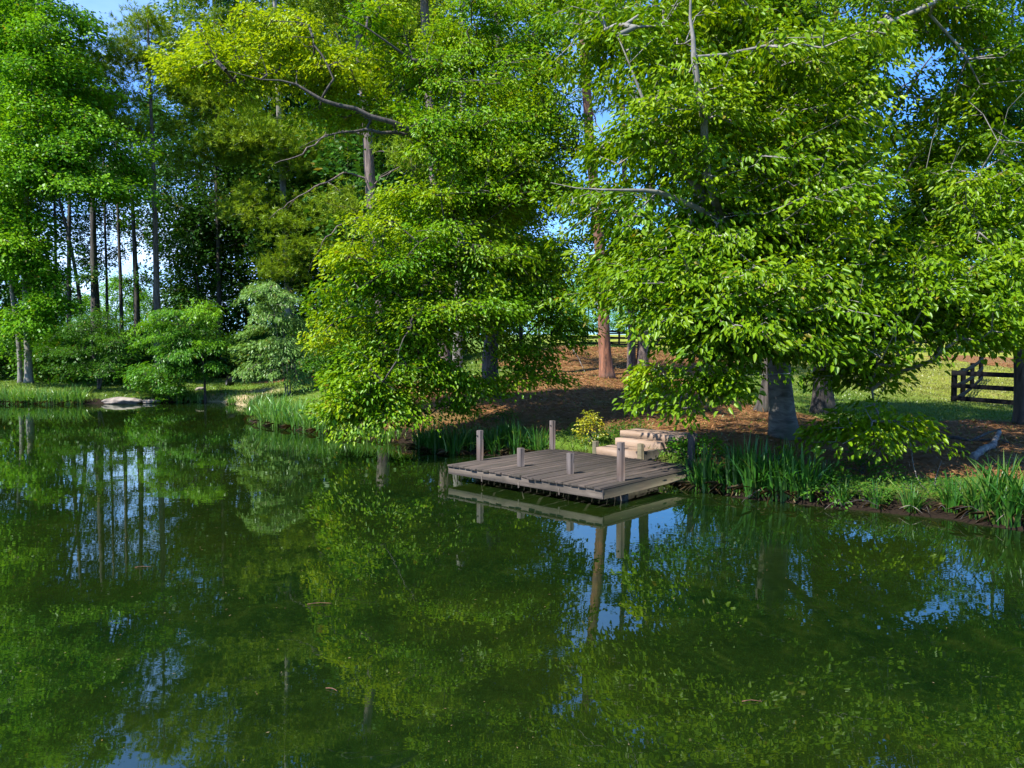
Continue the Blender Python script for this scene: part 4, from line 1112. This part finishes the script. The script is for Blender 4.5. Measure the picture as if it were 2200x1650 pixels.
# right of the dock
for u, v, s, lab in [(1512, 1050, 1.05, 'arching iris clump touching the right corner of the dock'), (1570, 1050, .95, 'dark iris clump second from the dock on its right'), (1625, 1056, 1.1, 'tall iris clump below the left side of the beech trunk'),
                     (1672, 1066, 1.1, 'tall iris clump at the water right below the beech trunk'), (1725, 1062, 1.0, 'dark iris clump right below the beech, last before the bare bank'), (1600, 1022, .9, 'iris clump higher on the bank behind the others right of the dock'), (1690, 1030, .9, 'iris clump close in front of the beech foot')]:
    put_reed(0, u, v, s, lab, 'iris clumps right of the dock')
for u, v, s, lab in [(2050, 1092, .75, 'thin iris clump left of the tall ones at the lower right edge'), (2110, 1106, 1.0, 'tall iris clump by the water near the right edge'), (2165, 1118, 1.05, 'tall iris clump at the right edge over the water'), (2225, 1110, 1.1, 'iris clump cut by the right edge of the picture'), (2150, 1070, .95, 'iris clump higher on the bank near the right edge')]:
    put_reed(1, u, v, s, lab, 'iris clumps at the lower right edge')
for u, v, s, lab in [(1810, 1082, .5, 'small grassy tuft at the water on the bare bank right of the beech'), (1885, 1086, .55, 'small grassy tuft at the water in the middle of the bare bank'), (1960, 1098, .55, 'small grassy tuft at the water left of the thin iris clump'), (1770, 1040, .6, 'arching grassy tuft beside the last dark iris below the beech')]:
    put_reed(1, u, v, s, lab, 'grassy tufts on the bare bank')
# left of and behind the dock
for t, u, v, s, lab in [(0, 935, 968, 1.0, 'dark iris clump left of the left front dock post'), (1, 975, 974, 1.05, 'dark iris clump close left of the dock'), (0, 905, 960, .85, 'dark iris clump beside the drooping leaves'), (1, 1065, 972, .95, 'iris clump behind the left corner of the dock'), (0, 1110, 972, .95, 'iris clump behind the middle of the dock left side'), (1, 1155, 975, .9, 'iris clump left of the left rear post'), (0, 1090, 950, .8, 'iris clump higher on the bank behind the dock'), (1, 1010, 965, .8, 'iris clump behind the left front dock post')]:
    put_reed(t, u, v, s, lab, 'iris clumps behind the dock')
for u, v, s, lab in [(548, 896, 1.0, 'bright iris clump at the tip of the grassy point'), (575, 908, 1.15, 'bright iris clump second from the tip of the grassy point'), (605, 913, 1.15, 'tall bright iris clump in front of the silvery sapling'), (640, 918, 1.1, 'bright iris clump right of the silvery sapling'),
                     (668, 922, 1.0, 'bright iris clump left of the drooping yellow green leaves'), (695, 926, 1.0, 'bright iris clump half under the drooping yellow green leaves'), (600, 888, 1.1, 'bright iris clump at the foot of the silvery sapling'), (640, 895, .95, 'bright iris clump on the grass behind the shore row'), (565, 884, 1.0, 'bright iris clump behind the tip of the grassy point')]:
    put_reed(2, u, v, s, lab, 'bright iris clumps on the grassy point')
for u, v, s, lab in [(740, 938, .9, 'iris clump under the left end of the drooping leaves'), (790, 942, .9, 'iris clump under the middle of the drooping leaves'), (835, 948, .9, 'iris clump under the right end of the drooping leaves'), (765, 940, .8, 'shorter iris clump under the drooping leaves')]:
    put_reed(3, u, v, s, lab, 'iris clumps under the drooping leaves')
for k, u in enumerate((-30, -8, 14, 34, 56, 74, 94, 112, 130, 150, 168)):
    put_reed(3 if k % 2 else 2, u, 866 - (k % 3), 1.0 + .15 * rng.random(), 'iris clump in the row along the far left bank', 'row of iris clumps along the far left bank')
for u, v, s, lab in [(395, 861, 1.05, 'tall iris clump at the left of the sandy landing'), (412, 862, .9, 'iris clump beside the thin dark trunk, left of the sandy landing'), (428, 863, .75, 'short iris clump on the sandy landing'), (498, 868, .6, 'small iris tuft on the right part of the sandy landing'), (380, 861, .8, 'iris clump near the small bright bush')]:
    put_reed(2, u, v, s, lab, 'iris clumps by the sandy landing')

# ------------------------------------------------------------------ rocks, sticks, pot
def rock(name, label, u, v, size, seed):
    import bmesh
    r = np.random.default_rng(seed)
    bm = bmesh.new(); bmesh.ops.create_icosphere(bm, subdivisions=4, radius=1)
    k = r.normal(0, 1, (10, 3)); ph = r.random(10) * 6.28; am = .10 / (1 + .35 * np.arange(10))
    pl = nrm(r.normal(0, 1, (9, 3))); cut = .70 + .2 * r.random(9)
    for q in bm.verts:
        c = np.array(q.co); n_ = c / np.linalg.norm(c)
        d = np.min(np.where(pl @ n_ > .05, cut / np.maximum(pl @ n_, .05), 9)); d = min(1.0, d)
        d += sum(am[i] * .5 * math.sin(float(k[i] @ n_) * (2 + i) + ph[i]) for i in range(10))
        q.co = n_ * d * np.array(size)
    me = bpy.data.meshes.new(name); bm.to_mesh(me); bm.free()
    for pg in me.polygons: pg.use_smooth = True
    me.materials.append(M['rock'])
    o = bpy.data.objects.new(name, me); COL.objects.link(o)
    p = on_ground(u, v); o.location = (p[0], p[1], max(p[2], 0) + size[2] * .15); o.rotation_euler = (0, 0, r.random() * .5)
    return tag(o, label, 'rock')


rock('rock', 'large flat pale rock lying at the waterline of the far bank', 262, 864, (.84, .45, .17), 3)
rock('rock', 'low brown rock just right of the large pale rock at the waterline', 320, 864, (.5, .35, .11), 4)
rock('rock', 'small pale stone on the grass beside the thin dark trunk', 430, 838, (.22, .18, .12), 5)

p = on_ground(495, 829)
pot = thing('garden_pot', 'small black tub lying on the lawn left of the silvery sapling', 'pot', tuple(p), .5)
b = MB(); prof = [(.0, .16), (.02, .17), (.20, .20), (.30, .23), (.32, .24)]
b.tube([(.16 - z, 0, .2 + z * .12) for z, r_ in prof], [r_ for z, r_ in prof], 16, cap=False); b.build('tub', M['iron'], pot, True)
b = MB(); b.tube([(.15, 0, .2), (.06, 0, .21)], [.165, .165], 16); b.build('soil', M['soil'], pot)


def stick(name, label, pts, r0, r1, mat='deadwood', forks=(), group=None, cat='stick'):
    b = MB(); sp = spline(pts, .08); sp = sp + rng.normal(0, r0 * .25, sp.shape)
    b.tube(sp, np.linspace(r0, r1, len(sp)) * (1 + .12 * np.sin(np.arange(len(sp)) * 1.3)), 8)
    for fk in forks:
        q = spline(fk, .08); b.tube(q, np.linspace(r0 * .6, r1, len(q)), 6)
    c = sp[0].copy(); o = b.build(name, M[mat], None, True, c); o.location = tuple(c)
    return tag(o, label, cat, group)


def gp(u, v, h=.03):
    q = on_ground(u, v); return q + np.array([0, 0, h])


stick('fallen_branch', 'long dark fallen branch lying on the straw under the low beech leaves', [gp(2005, 938), gp(2040, 946, .05), gp(2090, 950, .05), gp(2140, 951, .04), gp(2168, 955)], .045, .02, 'bark_dark', [[gp(2090, 950, .05), gp(2125, 945, .15), gp(2150, 942, .2)]], cat='branch')
stick('fallen_branch', 'short crooked grey piece of dead wood below the long dark branch', [gp(2090, 988, .05), gp(2112, 976, .07), gp(2132, 966, .08), gp(2140, 955, .12)], .06, .045, 'deadwood', [[gp(2132, 966, .08), gp(2146, 952, .22)]], cat='branch')
stick('bare_stem', 'thin bare stem hanging down the bank toward the right irises', [gp(1953, 980, .35), gp(1958, 1010, .22), gp(1970, 1045, .12), gp(1995, 1070, .04)], .010, .005, 'twig', cat='stem')
stick('bare_stem', 'thin curved bare stem arching from the beech leaves to the bank', [gp(1905, 950, .45), gp(1903, 975, .3), gp(1885, 995, .12), gp(1850, 1002, .03)], .010, .004, 'twig', cat='stem')
stick('bare_stem', 'thin pale stem leaning on the steep slope left of the red pine', [gp(1213, 752, .6), gp(1222, 765, .5), gp(1240, 775, .2), gp(1256, 800, .03)], .02, .008, 'twig', cat='stem')
stick('bare_stem', 'pale forked twig standing on the bank right of the beech', [gp(2008, 1050), gp(2012, 1025, .02), gp(2022, 1010, .15)], .008, .004, 'twig', cat='stem')
for k in range(16):                                      # twigs along the right waterline
    u = 1600 + 38 * k + rng.normal(0, 10); v = 1078 + (u - 1600) * .085
    a = gp(u, v - 6, .02); L = .25 + .35 * rng.random(); t = rng.random() * 6.28
    e = a + np.array([math.cos(t) * L, -abs(math.sin(t)) * L * .6, -.02 + .12 * rng.random()])
    stick('twig', 'thin dead twig at the waterline of the right bank', [a, (a + e) / 2 + np.array([0, 0, .08]), e], .006, .003, 'bark_dark' if k % 3 else 'twig', group='dead twigs along the right waterline', cat='twig')
for u, v, L, a, lab in [(290, 1219, .16, .1, 'orange needle floating on the dark water at the left'), (700, 1478, .10, -.5, 'small brown twig floating in the middle foreground'), (1594, 1507, .13, 0, 'yellowish straw floating in the right foreground'), (660, 1298, .22, .1, 'faint long brown stem floating left of the centre')]:
    q = G(u, v, .006); d = np.array([math.cos(a), math.sin(a), 0]) * L
    stick('floating_twig', lab, [q, q + d * .5 + np.array([0, .01, .006]), q + d], .0032, .002, 'bark_red', cat='twig')

# ------------------------------------------------------------------ ground cover (stuff)
def scatter(n, umin, umax, Ymin, Ymax):
    Y = np.sqrt(rng.random(n) * (Ymax ** 2 - Ymin ** 2) + Ymin ** 2)
    u = umin + (umax - umin) * rng.random(n)
    x = (u - 1100) / F * Y
    return x, Y


x, y = scatter(260000, -80, 2280, 9.5, 42)
d = shore_dist(x, y); st = straw_mask(x, y) + rng.normal(0, .22, len(x))
near = sm(1.6, .3, d)
keep = (d > .12) & (rng.random(len(x)) < np.where(st > .5, .05, .6) + .5 * near) & ~((x > 3.6) & (y < 14.5) & (rng.random(len(x)) < .8))
x, y, d = x[keep], y[keep], d[keep]
n = len(x); z = height(x, y)
hgt = (.05 + .05 * rng.random(n)) * (1 + 2.2 * sm(1.2, .25, d) * rng.random(n))
fw = np.stack([rng.normal(0, .45, n), rng.normal(0, .45, n), np.ones(n)], 1); nn = np.stack([rng.normal(0, 1, n), rng.normal(0, 1, n), rng.normal(0, .2, n)], 1)
v, f, k = leaves(np.stack([x, y, z - .01], 1), fw, nn, hgt, np.full(n, .014) + .004 * y / 10, False, curl=.3)
ti = np.repeat(np.clip(sm(14, 22, x * .6 + y * .35) * sm(2, 6, x) + rng.normal(0, .2, n), 0, 1), k)
tag(mesh_np('grass', v, f, M['grass'], None, tint=ti), 'short green grass growing on the banks and lawn', 'grass', kind='stuff')

x, y = scatter(150000, 600, 2280, 10, 40)
st = straw_mask(x, y); d = shore_dist(x, y)
keep = (st + rng.normal(0, .2, len(x)) > .55) & (d > .3)
x, y = x[keep], y[keep]; n = len(x); z = height(x, y)
fw = np.stack([rng.normal(0, 1, n), rng.normal(0, 1, n), rng.normal(0, .12, n)], 1); nn = np.stack([rng.normal(0, .35, n), rng.normal(0, .35, n), np.ones(n)], 1)
v, f, k = leaves(np.stack([x, y, z + .012], 1), fw, nn, .10 + .12 * rng.random(n), .006 + .0006 * y, False, curl=.05)
tag(mesh_np('pine_straw', v, f, M['straw'], None, tint=np.repeat(np.clip(rng.normal(0, .35, n), 0, 1), k)), 'brown fallen pine needles covering the slope and the bank', 'pine straw', kind='stuff')

n = 2600
yy = np.sqrt(rng.random(n) * (24 ** 2 - 3.6 ** 2) + 3.6 ** 2) ; xx = (rng.random(n) * 2300 - 1150) / F * yy
ok = shore_dist(xx, yy) < -.15
# the specks drift together in loose streaks
ok &= rng.random(n) < .25 + .75 * (np.sin(xx * .9 + .6 * np.sin(yy * 1.3)) * np.cos(yy * .7 + xx * .3) > .1)
xx, yy = xx[ok], yy[ok]; n = len(xx)
fw = np.stack([rng.normal(0, 1, n), rng.normal(0, 1, n), np.zeros(n)], 1)
v, f, k = leaves(np.stack([xx, yy, np.full(n, .005)], 1), fw, np.tile([0, 0, 1.0], (n, 1)), .010 + .026 * rng.random(n) ** 2, .005 + .007 * rng.random(n), False, curl=0)
tag(mesh_np('floating_leaf_bits', v, f, M['dead_leaf'], None, tint=np.repeat(rng.random(n), k)), 'tiny leaf bits and pollen specks floating on the pond', 'floating debris', kind='stuff')

# ------------------------------------------------------------------ light, sky, camera
SUN_EL, SUN_AZ = math.radians(52), math.radians(-126)     # azimuth from +Y, clockwise: the sun stands left, a little behind the camera
sd = np.array([math.sin(SUN_AZ) * math.cos(SUN_EL), math.cos(SUN_AZ) * math.cos(SUN_EL), math.sin(SUN_EL)])
L = bpy.data.lights.new('sun', 'SUN'); L.energy = 5.0; L.angle = math.radians(.5); L.color = (1, .965, .90)
lo = bpy.data.objects.new('sun', L); COL.objects.link(lo)
from mathutils import Vector
lo.rotation_euler = Vector(tuple(sd)).to_track_quat('Z', 'Y').to_euler()
w = bpy.data.worlds.new('World'); scene.world = w; w.use_nodes = True
nt = w.node_tree; nt.nodes.clear(); N = NT(nt)
sky = N.n('ShaderNodeTexSky'); sky.sky_type = 'NISHITA'; sky.sun_disc = False
sky.sun_elevation = SUN_EL; sky.sun_rotation = SUN_AZ; sky.air_density = 1.0; sky.dust_density = .25; sky.ozone_density = 4.0
tc = N.n('ShaderNodeTexCoord').outputs['Generated']
sx = N.n('ShaderNodeSeparateXYZ'); N.l(tc, sx.inputs[0])
den = N.math('ADD', N.math('MAXIMUM', sx.outputs[2], 0.0), .14)
cx = N.n('ShaderNodeCombineXYZ'); N.l(N.math('DIVIDE', sx.outputs[0], den), cx.inputs[0]); N.l(N.math('DIVIDE', sx.outputs[1], den), cx.inputs[1])
cl = N.noise(cx.outputs[0], .75, 7, .58, .3)
cm = N.ramp(cl, [(.40, (0, 0, 0)), (.60, (.9, .9, .9))])
lowm = N.ramp(sx.outputs[2], [(.10, (1, 1, 1)), (.42, (.25, .25, .25))])
leftm = N.ramp(N.math('MULTIPLY_ADD', sx.outputs[0], .5, .5), [(.34, (1, 1, 1)), (.56, (.25, .25, .25))])
cf = N.math('MULTIPLY', N.math('MULTIPLY', cm, lowm), leftm)
skyc = N.mixc(1.0, sky.outputs[0], (.46, .88, 1.42), 'MULTIPLY')
colr = N.mixc(cf, skyc, (5.6, 7.4, 10.6))
bg = N.n('ShaderNodeBackground'); bg.inputs['Strength'].default_value = .10
N.l(colr, bg.inputs['Color'])
ow = N.n('ShaderNodeOutputWorld'); N.l(bg.outputs[0], ow.inputs[0])

cam = bpy.data.cameras.new('camera'); cam.sensor_width = 36; cam.lens = F / 2200 * 36; cam.clip_end = 3000; cam.clip_start = .05
co = bpy.data.objects.new('camera', cam); COL.objects.link(co)
co.location = (0, 0, CAMZ); co.rotation_euler = (math.pi / 2 - PITCH, 0, 0)
scene.camera = co
scene.view_settings.view_transform = 'Standard'; scene.view_settings.look = 'None'
scene.view_settings.exposure = 1.26; scene.view_settings.gamma = 1
scene.cycles.max_bounces = 6; scene.cycles.diffuse_bounces = 3; scene.cycles.glossy_bounces = 3; scene.cycles.transmission_bounces = 4
scene.cycles.caustics_reflective = False; scene.cycles.caustics_refractive = False
scene.cycles.use_adaptive_sampling = True; scene.cycles.adaptive_threshold = .012
